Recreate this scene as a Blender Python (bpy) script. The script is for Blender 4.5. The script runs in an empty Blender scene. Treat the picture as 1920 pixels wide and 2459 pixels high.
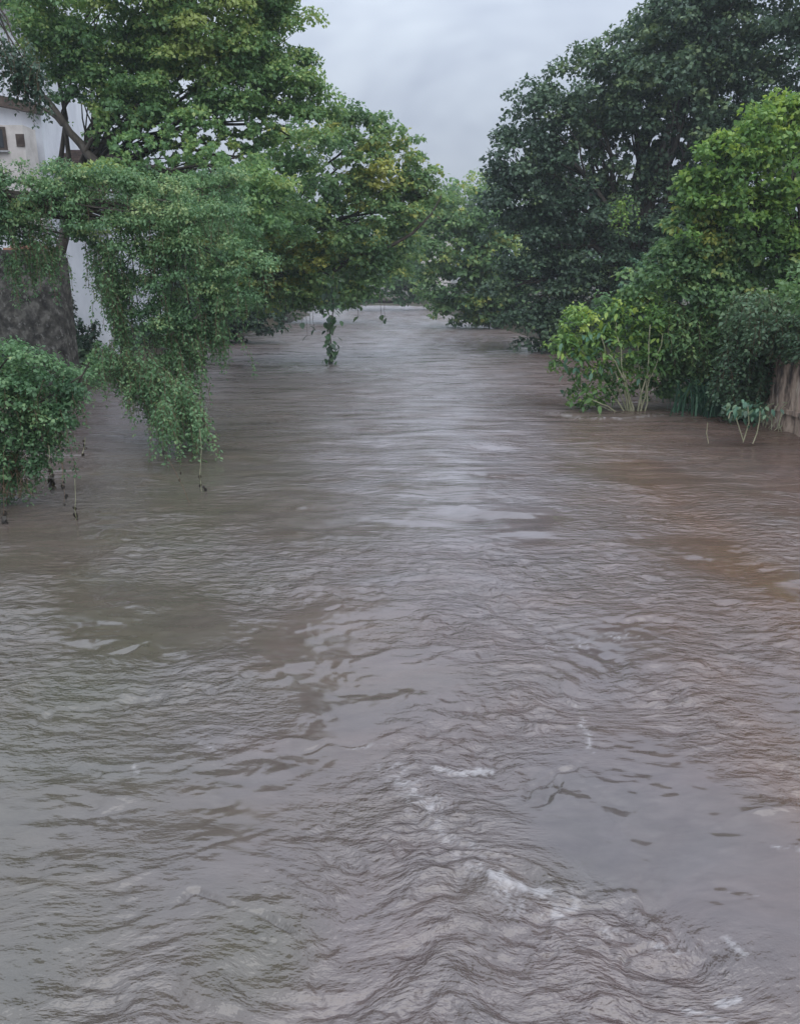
import bpy, bmesh, math, random
import numpy as np

# ------------------------------------------------------------------ camera, sky, sun, exposure
SC = bpy.context.scene
COL = SC.collection
CAM_H = 4.5
PITCH = math.radians(16.4)
FPX = 1930.0
W0, H0 = 1920.0, 2459.0
cam_data = bpy.data.cameras.new('camera')
cam_data.sensor_fit = 'VERTICAL'
cam_data.sensor_height = 36.0
cam_data.lens = 36.0 * FPX / H0
cam_data.clip_start = 0.05
cam_data.clip_end = 3000.0
cam = bpy.data.objects.new('camera', cam_data)
cam.location = (0, 0, CAM_H)
cam.rotation_euler = (math.radians(90) - PITCH, 0, 0)
COL.objects.link(cam)
SC.camera = cam

SUN_EL, SUN_ROT = math.radians(58), math.radians(150)
world = bpy.data.worlds.new('World')
SC.world = world
world.use_nodes = True
wn, wl = world.node_tree.nodes, world.node_tree.links
wn.clear()
w_out = wn.new('ShaderNodeOutputWorld')
w_bg = wn.new('ShaderNodeBackground'); w_bg.inputs['Strength'].default_value = 0.1
w_sky = wn.new('ShaderNodeTexSky'); w_sky.sky_type = 'NISHITA'; w_sky.sun_disc = False
w_sky.sun_elevation = SUN_EL; w_sky.sun_rotation = SUN_ROT; w_sky.air_density = 1.5; w_sky.dust_density = 4.0
w_tc = wn.new('ShaderNodeTexCoord')
w_sep = wn.new('ShaderNodeSeparateXYZ'); wl.new(w_tc.outputs['Generated'], w_sep.inputs[0])
w_map = wn.new('ShaderNodeMapping'); w_map.inputs['Scale'].default_value = (1.0, 1.0, 2.2)
w_map.inputs['Location'].default_value = (0.35, 0.1, 0.2)
wl.new(w_tc.outputs['Generated'], w_map.inputs[0])
w_n = wn.new('ShaderNodeTexNoise'); w_n.inputs['Scale'].default_value = 1.9; w_n.inputs['Detail'].default_value = 4
w_n.inputs['Roughness'].default_value = 0.8; w_n.inputs['Distortion'].default_value = 0.4
wl.new(w_map.outputs[0], w_n.inputs['Vector'])
w_r = wn.new('ShaderNodeValToRGB')
w_r.color_ramp.elements[0].position = 0.34; w_r.color_ramp.elements[0].color = (0.76, 0.86, 1.07, 1)
w_r.color_ramp.elements[1].position = 0.66; w_r.color_ramp.elements[1].color = (1.08, 1.20, 1.38, 1)
wl.new(w_n.outputs['Fac'], w_r.inputs[0])
# overcast gradient, its unseen zenith raised beyond the overcast law to brighten foliage
w_g = wn.new('ShaderNodeMath'); w_g.operation = 'MULTIPLY_ADD'; w_g.use_clamp = False
w_cl = wn.new('ShaderNodeMath'); w_cl.operation = 'MAXIMUM'; w_cl.inputs[1].default_value = 0.0
wl.new(w_sep.outputs['Z'], w_cl.inputs[0])
wl.new(w_cl.outputs[0], w_g.inputs[0]); w_g.inputs[1].default_value = 11.6; w_g.inputs[2].default_value = 2.95
w_mul = wn.new('ShaderNodeVectorMath'); w_mul.operation = 'SCALE'
wl.new(w_r.outputs[0], w_mul.inputs[0]); wl.new(w_g.outputs[0], w_mul.inputs['Scale'])
w_mix = wn.new('ShaderNodeMixRGB'); w_mix.inputs[0].default_value = 0.93
wl.new(w_sky.outputs[0], w_mix.inputs[1]); wl.new(w_mul.outputs[0], w_mix.inputs[2])
wl.new(w_mix.outputs[0], w_bg.inputs['Color']); wl.new(w_bg.outputs[0], w_out.inputs[0])

sun_data = bpy.data.lights.new('sun', 'SUN')
sun_data.energy = 1.4; sun_data.angle = math.radians(85); sun_data.color = (1.0, 0.97, 0.92)
sun = bpy.data.objects.new('sun', sun_data)
sun.rotation_euler = (math.radians(90) - SUN_EL, 0, -SUN_ROT + math.pi)
COL.objects.link(sun)

vs = SC.view_settings
SC.display_settings.display_device = 'sRGB'
vs.view_transform = 'Standard'; vs.look = 'None'; vs.exposure = 0.25; vs.gamma = 1.0
vs.use_curve_mapping = False
SC.cycles.max_bounces = 8
SC.cycles.transparent_max_bounces = 8
SC.cycles.volume_bounces = 1

rs = np.random.RandomState

# ------------------------------------------------------------------ helpers
def ray(px, py):
    cx, cy = (px - W0 / 2) / FPX, (H0 / 2 - py) / FPX
    return np.array([cx, math.cos(PITCH) + math.sin(PITCH) * cy, -math.sin(PITCH) + math.cos(PITCH) * cy])

def at(px, py, Y):
    """the point of the place seen at photo pixel (px, py), Y metres up the river"""
    d = ray(px, py); t = Y / d[1]
    return np.array([d[0] * t, Y, CAM_H + d[2] * t])

def on_water(px, py, z=0.0):
    d = ray(px, py); t = (z - CAM_H) / d[2]
    return np.array([d[0] * t, d[1] * t, z])

def ppm(Y):                       # metres per photo pixel at distance Y
    return Y / FPX * 1.02

def tag(o, label=None, cat=None, group=None, kind=None):
    if label: o['label'] = label
    if cat: o['category'] = cat
    if group: o['group'] = group
    if kind: o['kind'] = kind
    return o

def empty(name, loc, label, cat, group=None):
    o = bpy.data.objects.new(name, None); COL.objects.link(o)
    o.location = tuple(float(v) for v in loc)
    return tag(o, label, cat, group)

def link_mesh(name, me, mat, parent=None):
    if mat is not None and not me.materials: me.materials.append(mat)
    o = bpy.data.objects.new(name, me); COL.objects.link(o)
    if parent is not None:
        o.parent = parent
        o.location = (-parent.location[0], -parent.location[1], -parent.location[2])
    return o

def raw_mesh(name, V, F, smooth=False, attrs=None):
    """V (n,3); F list of arrays (m,k)"""
    me = bpy.data.meshes.new(name)
    V = np.asarray(V, dtype=np.float32)
    if isinstance(F, np.ndarray): F = [F]
    F = [np.asarray(f, dtype=np.int32) for f in F if len(f)]
    me.vertices.add(len(V)); me.vertices.foreach_set('co', V.ravel())
    nl = sum(f.size for f in F); nf = sum(len(f) for f in F)
    me.loops.add(nl); me.polygons.add(nf)
    me.loops.foreach_set('vertex_index', np.concatenate([f.ravel() for f in F]))
    tot = np.concatenate([np.full(len(f), f.shape[1], dtype=np.int32) for f in F])
    st = np.concatenate([[0], np.cumsum(tot)[:-1]]).astype(np.int32)
    me.polygons.foreach_set('loop_start', st)
    me.polygons.foreach_set('loop_total', tot)
    if smooth: me.polygons.foreach_set('use_smooth', np.ones(nf, dtype=bool))
    for k, (dom, arr) in (attrs or {}).items():
        a = me.attributes.new(k, 'FLOAT', dom); a.data.foreach_set('value', np.asarray(arr, dtype=np.float32).ravel())
    me.update(calc_edges=True)
    return me

# --- gradient noise
def perlin(x, y, seed=0):
    r = rs(seed); P = r.permutation(512); ang = r.rand(512) * 2 * np.pi
    gx, gy = np.cos(ang), np.sin(ang)
    xi, yi = np.floor(x).astype(np.int64), np.floor(y).astype(np.int64)
    xf, yf = x - xi, y - yi
    u, v = xf**3 * (xf * (xf * 6 - 15) + 10), yf**3 * (yf * (yf * 6 - 15) + 10)
    def g(ix, iy, dx, dy):
        h = P[(P[ix & 511] + iy) & 511]
        return gx[h] * dx + gy[h] * dy
    a = g(xi, yi, xf, yf); b = g(xi + 1, yi, xf - 1, yf)
    c = g(xi, yi + 1, xf, yf - 1); d = g(xi + 1, yi + 1, xf - 1, yf - 1)
    return (a + u * (b - a)) * (1 - v) + (c + u * (d - c)) * v

def fbm(x, y, seed, octv=4, gain=0.5):
    s = 0; a = 1.0
    for i in range(octv):
        s = s + a * perlin(x * 2**i + 13.7 * i, y * 2**i - 7.3 * i, seed + i); a *= gain
    return s

# ------------------------------------------------------------------ materials
def mat_new(name):
    m = bpy.data.materials.new(name); m.use_nodes = True
    nt = m.node_tree; return m, nt.nodes, nt.links, nt.nodes['Principled BSDF']

def leaf_mat(name, cols, rough=0.5, trans=0.28, spec=0.4):
    """cols: list of (pos, (r,g,b)) over the per-leaf tint value"""
    m, n, l, b = mat_new(name)
    at_ = n.new('ShaderNodeAttribute'); at_.attribute_name = 'tint'
    r = n.new('ShaderNodeValToRGB'); e = r.color_ramp.elements
    while len(e) < len(cols): e.new(0.5)
    for k, (p, c) in enumerate(cols): e[k].position = p; e[k].color = (*c, 1)
    l.new(at_.outputs['Fac'], r.inputs[0]); l.new(r.outputs[0], b.inputs['Base Color'])
    b.inputs['Roughness'].default_value = rough
    b.inputs['Specular IOR Level'].default_value = spec
    t = n.new('ShaderNodeBsdfTranslucent')
    hs = n.new('ShaderNodeHueSaturation'); hs.inputs['Value'].default_value = 1.35; hs.inputs['Saturation'].default_value = 1.1
    hs.inputs['Hue'].default_value = 0.485
    l.new(r.outputs[0], hs.inputs['Color']); l.new(hs.outputs[0], t.inputs['Color'])
    mx = n.new('ShaderNodeMixShader'); mx.inputs[0].default_value = trans
    l.new(b.outputs[0], mx.inputs[1]); l.new(t.outputs[0], mx.inputs[2])
    l.new(mx.outputs[0], n['Material Output'].inputs[0])
    return m

def rough_mat(name, c1, c2, scale=6.0, rough=0.85, bump=0.3, dist=0.0, stretch=(1, 1, 1), c3=None, lo=0.35, hi=0.65):
    m, n, l, b = mat_new(name)
    tc = n.new('ShaderNodeTexCoord'); mp = n.new('ShaderNodeMapping'); mp.inputs['Scale'].default_value = stretch
    l.new(tc.outputs['Object'], mp.inputs[0])
    nz = n.new('ShaderNodeTexNoise'); nz.inputs['Scale'].default_value = scale; nz.inputs['Detail'].default_value = 8
    nz.inputs['Roughness'].default_value = 0.65; nz.inputs['Distortion'].default_value = dist
    l.new(mp.outputs[0], nz.inputs['Vector'])
    r = n.new('ShaderNodeValToRGB'); e = r.color_ramp.elements
    e[0].position = lo; e[0].color = (*c1, 1); e[1].position = hi; e[1].color = (*c2, 1)
    if c3: k = e.new((lo + hi) / 2); k.color = (*c3, 1)
    l.new(nz.outputs['Fac'], r.inputs[0]); l.new(r.outputs[0], b.inputs['Base Color'])
    b.inputs['Roughness'].default_value = rough
    bp = n.new('ShaderNodeBump'); bp.inputs['Strength'].default_value = bump; bp.inputs['Distance'].default_value = 0.03
    nz2 = n.new('ShaderNodeTexNoise'); nz2.inputs['Scale'].default_value = scale * 5; nz2.inputs['Detail'].default_value = 5
    l.new(mp.outputs[0], nz2.inputs['Vector']); l.new(nz2.outputs['Fac'], bp.inputs['Height'])
    l.new(bp.outputs[0], b.inputs['Normal'])
    return m

BARK = rough_mat('bark', (0.035, 0.028, 0.022), (0.10, 0.085, 0.07), 5, stretch=(1, 1, 0.25), bump=0.6)
BARK_PALE = rough_mat('pale_stem', (0.24, 0.26, 0.15), (0.46, 0.44, 0.3), 9, stretch=(1, 1, 0.3))
TWIG_BROWN = rough_mat('brown_twig', (0.09, 0.06, 0.035), (0.2, 0.14, 0.09), 9)

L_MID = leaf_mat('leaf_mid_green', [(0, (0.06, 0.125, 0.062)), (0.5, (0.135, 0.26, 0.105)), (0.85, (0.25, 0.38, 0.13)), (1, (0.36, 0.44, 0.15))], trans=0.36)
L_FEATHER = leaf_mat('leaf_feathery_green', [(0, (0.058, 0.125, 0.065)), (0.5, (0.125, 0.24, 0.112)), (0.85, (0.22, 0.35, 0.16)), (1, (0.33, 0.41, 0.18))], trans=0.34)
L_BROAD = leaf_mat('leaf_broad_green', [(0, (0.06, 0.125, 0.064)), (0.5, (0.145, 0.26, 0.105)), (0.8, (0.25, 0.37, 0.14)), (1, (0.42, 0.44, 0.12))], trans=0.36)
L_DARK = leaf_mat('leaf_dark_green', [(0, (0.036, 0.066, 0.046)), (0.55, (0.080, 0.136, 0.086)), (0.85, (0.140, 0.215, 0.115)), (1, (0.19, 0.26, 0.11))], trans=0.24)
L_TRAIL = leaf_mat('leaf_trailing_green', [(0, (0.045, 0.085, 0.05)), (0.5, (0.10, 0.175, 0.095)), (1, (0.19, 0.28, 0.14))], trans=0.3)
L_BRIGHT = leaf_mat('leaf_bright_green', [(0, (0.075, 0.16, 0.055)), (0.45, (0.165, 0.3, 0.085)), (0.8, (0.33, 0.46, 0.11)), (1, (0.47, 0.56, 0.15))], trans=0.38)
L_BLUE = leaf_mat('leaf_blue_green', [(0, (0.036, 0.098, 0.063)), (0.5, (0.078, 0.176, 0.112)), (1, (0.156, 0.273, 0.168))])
L_DEAD = leaf_mat('leaf_dark_wet', [(0, (0.015, 0.013, 0.01)), (1, (0.035, 0.028, 0.018))], trans=0.05)

# ------------------------------------------------------------------ leaf and branch builders
def leaves_mesh(name, C, D, N, L, Wd, tint, fold=0.25, split=False):
    """C base points, D leaf directions, N leaf normals, L lengths, Wd half widths -> one mesh of folded leaves"""
    D = D / (np.linalg.norm(D, axis=1, keepdims=True) + 1e-9)
    S = np.cross(D, N); S /= (np.linalg.norm(S, axis=1, keepdims=True) + 1e-9)
    N2 = np.cross(S, D)
    L = L[:, None]; Wd = Wd[:, None]
    base = C; tip = C + D * L - N2 * L * 0.12
    a = C + D * L * 0.42 + S * Wd + N2 * Wd * fold
    b = C + D * L * 0.42 - S * Wd + N2 * Wd * fold
    V = np.stack([base, a, tip, b], 1).reshape(-1, 3)
    n = len(C); i = np.arange(n)[:, None] * 4
    F = i + np.array([[0, 1, 2, 3]])
    return raw_mesh(name, V, F, attrs={'tint': ('FACE', np.clip(tint, 0, 1))})

def rand_dirs(r, n):
    v = r.normal(size=(n, 3)); return v / (np.linalg.norm(v, axis=1, keepdims=True) + 1e-9)

LEAF_TOTAL = [0]
def crown(name, parent, mat, lobes, Y, leaf=0.17, seed=1, k=3.0, clump=0.55, droop=0.25, aspect=0.42,
          tint0=0.45, holes=(), yellow=(), flat=0.75, ragged=0.28, shell=0.72):
    """lobes: (px, py, r_px[, dY[, squash]]) ; leaf clumps sit on and in the lobes' outer shells"""
    r = rs(seed)
    Cc, Rc, Tc, Oc = [], [], [], []
    for lb in lobes:
        px, py, rp = lb[:3]; dY = lb[3] if len(lb) > 3 else 0.0; sq = lb[4] if len(lb) > 4 else 0.9
        c = at(px, py, Y + dY); R = rp * ppm(Y + dY)
        area_px = math.pi * (rp * 799 / 1920) ** 2
        lp = leaf * 803 / (Y + dY); leaf_px = max(lp * lp * aspect, 0.6)
        nleaf = k * area_px / leaf_px
        ncl = max(6, int(7.0 * (R / clump) ** 2 * 0.55))
        d = rand_dirs(r, ncl * 3)
        keep = r.rand(len(d)) < np.where(d[:, 1] > 0.25, 0.3, 1.0) * np.where(d[:, 2] < -0.5, 0.55, 1.0)
        d = d[keep][:ncl]
        rad = R * (shell + (1.12 - shell) * r.rand(len(d)) ** 0.7)
        bump = 1 + ragged * perlin(d[:, 0] * 2.3 + px * .01, d[:, 2] * 2.3 + d[:, 1] + py * .01, seed + 5)
        P = c + d * (rad * bump)[:, None] * np.array([1, 0.85, sq])
        Cc.append(P); Oc.append(d); Rc.append(clump * (0.55 + 0.75 * r.rand(len(d))))
        Tc.append(np.stack([np.full(len(d), nleaf / max(len(d), 1)), r.normal(size=len(d)) * 0.16 + r.normal() * 0.09], 1))
    Cc = np.concatenate(Cc); Rc = np.concatenate(Rc); Tc = np.concatenate(Tc); Oc = np.concatenate(Oc)
    nper = np.maximum(4, (Tc[:, 0] * (Rc / clump) ** 1.6)).astype(int)
    idx = np.repeat(np.arange(len(Cc)), nper); n = len(idx)
    dd = rand_dirs(r, n); dd[:, 2] = np.abs(dd[:, 2]) * 1.1 - 0.35
    rr = Rc[idx] * r.rand(n) ** 0.4
    P = Cc[idx] + dd * rr[:, None] * np.array([1, 1, flat])
    # stray leaves break the outline
    st = r.rand(n) < 0.07
    P[st] += rand_dirs(r, st.sum()) * (clump * 0.55) * r.rand(st.sum())[:, None]
    keep = np.ones(n, bool)
    if holes:
        q = P - np.array([0, 0, CAM_H]); f = q[:, 1] * math.cos(PITCH) - q[:, 2] * math.sin(PITCH)
        u = q[:, 1] * math.sin(PITCH) + q[:, 2] * math.cos(PITCH)
        X = W0 / 2 + q[:, 0] / f * FPX; Z = H0 / 2 - u / f * FPX
        for (hx, hy, ha, hb, pr) in holes:
            e = ((X - hx) / ha) ** 2 + ((Z - hy) / hb) ** 2
            nz = fbm(X / 26.0, Z / 22.0, seed + 9, 2)
            keep &= ~((e < 1) & (nz > pr))
    keep &= P[:, 2] > 0.03
    P, dd, idx = P[keep], dd[keep], idx[keep]; n = len(P)
    nr = dd * 0.9 + np.array([0, 0, 0.8]) + rand_dirs(r, n) * 0.55
    D = rand_dirs(r, n) + dd * 0.7 + np.array([0, 0, -droop])
    L = leaf * (0.65 + 0.7 * r.rand(n)); Wd = L * aspect * (0.8 + 0.4 * r.rand(n))
    tint = tint0 + Tc[idx, 1] + r.normal(size=n) * 0.14 + 0.12 * np.clip(Oc[idx, 2], -1, 1)  # clumps on the upper side of a lobe get a lighter tint
    for (yx, yy, ya, amt) in yellow:
        cc = at(yx, yy, Y); q = P - cc
        tint += amt * np.exp(-((q[:, 0] ** 2 + q[:, 2] ** 2) / (ya * ppm(Y)) ** 2))
    LEAF_TOTAL[0] += n
    return link_mesh(name, leaves_mesh(name, P, D, nr, L, Wd, tint), mat, parent), Cc

def tubes(name, paths, mat, parent=None, sides=6):
    """paths: list of (points (k,3), radii (k)) joined in one mesh"""
    Vs, Fs, off = [], [], 0
    ang = np.arange(sides) * 2 * np.pi / sides
    for pts, rad in paths:
        pts = np.asarray(pts, float); rad = np.broadcast_to(np.asarray(rad, float), (len(pts),))
        t = np.gradient(pts, axis=0); t /= np.linalg.norm(t, axis=1, keepdims=True) + 1e-9
        ref = np.array([0.31, 0.9, 0.3]) if abs(t[0][1]) < 0.8 else np.array([1, 0, 0.2])
        a = np.cross(t, ref); a /= np.linalg.norm(a, axis=1, keepdims=True) + 1e-9
        b = np.cross(t, a)
        ring = pts[:, None] + rad[:, None, None] * (np.cos(ang)[None, :, None] * a[:, None] + np.sin(ang)[None, :, None] * b[:, None])
        k = len(pts); Vs.append(ring.reshape(-1, 3))
        i, j = np.meshgrid(np.arange(k - 1), np.arange(sides), indexing='ij')
        i, j = i.ravel(), j.ravel(); j2 = (j + 1) % sides
        Fs.append(np.stack([i * sides + j, i * sides + j2, (i + 1) * sides + j2, (i + 1) * sides + j], 1) + off)
        off += k * sides
    return link_mesh(name, raw_mesh(name, np.concatenate(Vs), np.concatenate(Fs), smooth=True), mat, parent)

def curve(p0, p1, r, n=7, sag=0.0, wob=0.06, up=0.0):
    p0, p1 = np.asarray(p0, float), np.asarray(p1, float)
    t = np.linspace(0, 1, n)[:, None]; Lg = np.linalg.norm(p1 - p0)
    p = p0 + (p1 - p0) * t
    w = np.cumsum(r.normal(size=(n, 3)), axis=0) * Lg * wob / math.sqrt(n); w -= w[0] + (w[-1] - w[0]) * t
    p += w
    p[:, 2] += (up - sag) * Lg * (4 * t[:, 0] * (1 - t[:, 0])) * 0.5
    return p

def limbs(parent, base, fork, lobes, Y, seed, r0=0.28, mat=None, clumps=None, twigs=0, via=None):
    """trunk up to the fork, then one branch object per lobe (with its twigs)"""
    mat = mat or BARK; r = rs(seed)
    base = np.asarray(base, float); fork = np.asarray(fork, float)
    p = curve(base, fork, r, 9, wob=0.05)
    tubes('trunk', [(p, np.linspace(r0 * 1.25, r0 * 0.75, 9))], mat, parent, 9)
    for i, lb in enumerate(lobes):
        c = at(lb[0], lb[1], Y + (lb[3] if len(lb) > 3 else 0)); R = lb[2] * ppm(Y)
        q = curve(fork - (fork - base) * 0.25 * r.rand(), c, r, 8, up=0.18, wob=0.1)
        if via is not None and lb[1] > via[2]:
            m_ = at(via[0], via[1], Y); q = np.concatenate([curve(fork, m_, r, 5, up=.1, wob=.05)[:-1], curve(m_, c, r, 4, up=.2, wob=.08)])
            q = q if len(q) == 8 else q[:8]
        ps = [(q, np.linspace(r0 * 0.5, r0 * 0.12, 8))]
        for _ in range(twigs):
            s = q[r.randint(3, 8)]; d = rand_dirs(r, 1)[0]; d[2] = abs(d[2]) * 0.7
            e = c + d * R * (0.6 + 0.3 * r.rand())
            ps.append((curve(s, e, r, 5, wob=0.12), np.linspace(r0 * 0.16, r0 * 0.03, 5)))
        tubes('branch', ps, mat, parent, 5)

def drapes(name, parent, mat, tops, seed, length=(0.8, 2.2), leaf=0.085, gap=0.05, aspect=0.3, spread=0.09, sway=0.25, tint0=0.5, lean=(0, 0), stems=True, per=2, minz=0.02):
    """hanging twigs set with small leaves"""
    r = rs(seed); C, D, N, T = [], [], [], []; paths = []
    for tp in tops:
        Lg = length[0] + (length[1] - length[0]) * r.rand()
        Lg = min(Lg, max(0.15, tp[2] - minz))
        n = max(4, int(Lg / gap)); t = np.linspace(0, 1, n)[:, None]
        a = r.rand() * 2 * np.pi; out = np.array([math.cos(a), math.sin(a), 0]) * sway * Lg + np.array([lean[0], lean[1], 0]) * Lg
        p = np.asarray(tp) + out * (1 - (1 - t) ** 2) + np.array([0, 0, -1.0]) * Lg * t ** 1.3
        p += np.cumsum(r.normal(size=(n, 3)), 0) * 0.012
        keep = r.rand(n * per) < 0.9
        q = np.repeat(p, per, 0)[keep]
        d = rand_dirs(r, len(q)); d[:, 2] = d[:, 2] * 0.5 - 0.5
        C.append(q + d * spread * r.rand(len(q))[:, None]); D.append(d)
        N.append(rand_dirs(r, len(q)) * 0.6 + np.array([0, 0, 0.8]))
        T.append(tint0 + r.normal() * 0.12 + r.normal(size=len(q)) * 0.13)
        if stems: paths.append((p[:: max(1, n // 6)], 0.006))
    C, D, N, T = map(np.concatenate, (C, D, N, T))
    keep = C[:, 2] > 0.01
    C, D, N, T = C[keep], D[keep], N[keep], T[keep]; n = len(C)
    L = leaf * (0.6 + 0.8 * r.rand(n)); LEAF_TOTAL[0] += n
    o = link_mesh(name, leaves_mesh(name, C, D, N, L, L * aspect, T), mat, parent)
    if stems and paths: tubes('hanging_twig', paths, TWIG_BROWN, parent, 3)['kind'] = 'stuff'
    o['kind'] = 'stuff'
    return o

def box_mesh(name, x0, x1, y0, y1, z0, z1, bevel=0.0):
    import bmesh
    bm = bmesh.new(); bmesh.ops.create_cube(bm, size=1)
    for v in bm.verts:
        v.co.x = x0 if v.co.x < 0 else x1; v.co.y = y0 if v.co.y < 0 else y1; v.co.z = z0 if v.co.z < 0 else z1
    if bevel: bmesh.ops.bevel(bm, geom=bm.edges[:], offset=bevel, segments=2, affect='EDGES', profile=0.6)
    me = bpy.data.meshes.new(name); bm.to_mesh(me); bm.free(); return me

# ------------------------------------------------------------------ terrain
def right_bank(y): return 11.2 + 0.9 * np.sin(y / 17.0) - 0.055 * np.clip(y - 55, 0, 90)**1.12 * 1.25
def left_bank(y): return -12.5 + 0.7 * np.sin(y / 13.0 + 1) + 0.02 * np.clip(y - 40, 0, 60) - 0.2 * np.clip(y - 100, 0, 400)
gx = np.concatenate([np.linspace(-900, -45, 24), np.linspace(-42, 42, 170), np.linspace(45, 900, 24)])
gy = np.concatenate([np.linspace(-200, -12, 10), np.linspace(-8, 170, 200), np.linspace(180, 1500, 30)])
X, Yg = np.meshgrid(gx, gy)
rb, lb_ = right_bank(Yg), left_bank(Yg)
dist = np.maximum(X - rb, lb_ - X)
dist = np.maximum(dist, (Yg - 128) * 0.5 - np.abs(X + 20) * 0.0)
prof = np.clip(dist / 1.6, -1, 1)
Zt = np.where(prof < 0, prof * 1.5, 1.35 * prof**0.6 if False else 1.3 * np.clip(prof, 0, 1)) + 0.18 * fbm(X / 2.5, Yg / 2.5, 3, 4) * (np.abs(X) < 60)
Zt += np.clip((np.abs(X) - 45) * 0.02, 0, 5) * (dist > 0)
nx, ny = len(gx), len(gy)
i, j = np.meshgrid(np.arange(ny - 1), np.arange(nx - 1), indexing='ij'); i, j = i.ravel(), j.ravel()
F = np.stack([i * nx + j, i * nx + j + 1, (i + 1) * nx + j + 1, (i + 1) * nx + j], 1)
GROUND = rough_mat('muddy_grass', (0.045, 0.034, 0.024), (0.03, 0.05, 0.02), 1.2, bump=0.8, c3=(0.055, 0.045, 0.028))
tag(link_mesh('ground', raw_mesh('ground', np.stack([X, Yg, Zt], -1).reshape(-1, 3), F, smooth=True), GROUND), kind='structure')

# ------------------------------------------------------------------ water
def build_water():
    ys = [1.2]
    while ys[-1] < 150:
        d = math.hypot(ys[-1], CAM_H)
        ys.append(ys[-1] + 1.35 * d * d / (CAM_H * 803) )
    ys = np.array(ys)
    ys = np.concatenate([np.linspace(-40, 0.8, 16), ys, np.linspace(153, 260, 8)])
    nc = 540
    s = np.linspace(-1, 1, nc)
    w = np.clip(3.5 + 0.56 * np.maximum(ys, 0), 0, 30)
    Xi = s[None] * w[:, None]
    lim = 44.0
    left = -(w[:, None] + (lim - w[:, None]) * np.linspace(1, 0.07, 14)[None] ** 1.5)
    right = (w[:, None] + (lim - w[:, None]) * np.linspace(0.07, 1, 14)[None] ** 1.5)
    X = np.concatenate([left, Xi, right], 1); Y = np.repeat(ys[:, None], X.shape[1], 1)
    # --- eddies turn the surface pattern
    U, Vv = X.copy(), Y.copy()
    eddies = [(600, 2280, 175, 2.6), (1320, 1890, 120, -1.8), (1080, 1840, 90, 1.6), (150, 1640, 110, 1.7), (1170, 1240, 90, -2.0),
              (1180, 1420, 130, 1.5), (1730, 2290, 150, -2.2), (960, 2130, 130, -1.5), (1340, 1640, 120, 2.0), (170, 2280, 150, 1.7),
              (1150, 2330, 140, 1.5), (760, 1440, 80, -1.5), (1560, 1640, 110, -1.4), (1500, 2250, 110, 2.0), (330, 1560, 90, 1.2),
              (1700, 1500, 120, 1.6), (560, 1180, 120, -1.0), (930, 1650, 120, -1.1), (1000, 2440, 120, -1.8), (1280, 2130, 90, 2.0)]
    for (ex, ey, er, ea) in eddies:
        c = on_water(ex, ey); R = er * math.hypot(c[1], CAM_H) / FPX * 1.25
        dx, dy = U - c[0], Vv - c[1]; q = np.exp(-(dx * dx + dy * dy) / (R * R)) * ea * 0.55
        cs, sn = np.cos(q), np.sin(q)
        U, Vv = c[0] + dx * cs - dy * sn, c[1] + dx * sn + dy * cs
    wx = 0.34 * fbm(U / 2.1, Vv / 2.1, 21, 3); wy = 0.34 * fbm(U / 2.1 + 9, Vv / 2.1 - 4, 31, 3)
    U, Vv = U + wx, Vv + wy
    # --- calmer plates between the boils
    calm = np.clip(0.5 + 1.6 * fbm(X / 2.6 + 3, Y / 3.4, 41, 2), 0, 1)
    def blob(px, py, rx, ry, p=2):
        c = on_water(px, py); c2 = on_water(px + rx, py); c3 = on_water(px, py - ry)
        a, b = abs(c2[0] - c[0]), abs(c3[1] - c[1])
        return np.exp(-(((X - c[0]) / a) ** 2 + ((Y - c[1]) / b) ** 2) ** (p / 2))
    for args, amt in (((560, 1900, 230, 150), .6), ((1540, 1960, 250, 170, 4), .9), ((450, 2050, 150, 130), .4), ((860, 2230, 110, 170), .5), ((1150, 2200, 150, 120), .2), ((900, 1580, 300, 100), .3)):
        calm = np.clip(calm + amt * blob(*args), 0, 1)
    calm = np.clip(calm - 0.55 * blob(180, 2180, 330, 230) - 0.4 * blob(1300, 1700, 260, 160) - 0.4 * blob(1650, 2330, 260, 160), 0, 1)
    Yp = np.maximum(Y, 0); far = np.clip((Yp - 12) / 30, 0, 1)
    calm = np.maximum(calm, 0.82 * np.clip((Yp - 9) / 22, 0, 1))
    near = np.clip(1.0 - (Yp - 8) / 16, 0, 1)
    act = 1 - 0.8 * calm
    slick = np.clip(blob(1300, 1160, 180, 22) + blob(1420, 1230, 260, 24) + .8 * blob(1620, 1390, 220, 18) + blob(660, 880, 170, 12) + blob(1180, 830, 110, 22) + .7 * blob(330, 985, 220, 28) + .8 * blob(1250, 960, 130, 14) + blob(1700, 1290, 120, 14), 0, 1) * np.clip(0.9 + 1.2 * fbm(U / 1.8, Vv / 0.9, 171, 3), 0, 1)
    # --- heights: long low swell, boils, chop with sharp folds, wavelets
    Uh, Vh = 0.35 * U + 0.65 * X, 0.35 * Vv + 0.65 * Y
    mid = np.clip((Yp - 8) / 8, 0, 1)
    p1 = np.clip(0.50 + 2.4 * fbm(X / 1.1 + 4, Y / 0.9, 43, 3), 0.08, 1.3) * (0.12 + 0.88 * act)
    p2 = np.clip(0.30 + 2.6 * fbm(Uh / 0.8, Vh / 0.6, 45, 3), 0.05, 1.5) * (0.10 + 0.90 * act)
    H = 0.035 * fbm(U / 2.6, Vv / 1.7, 51, 3)
    H += 0.030 * fbm(U / 3.4, Vv / 1.5, 56, 3)
    # upstream the current stands up in low ridges lying across the flow
    H += far * (0.11 * fbm(U / 5.5, Vv / 1.5, 57, 3) + 0.16 * np.clip((Yp - 35) / 30, 0, 1) * fbm(U / 11.0, Vv / 3.4, 58, 2))
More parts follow.
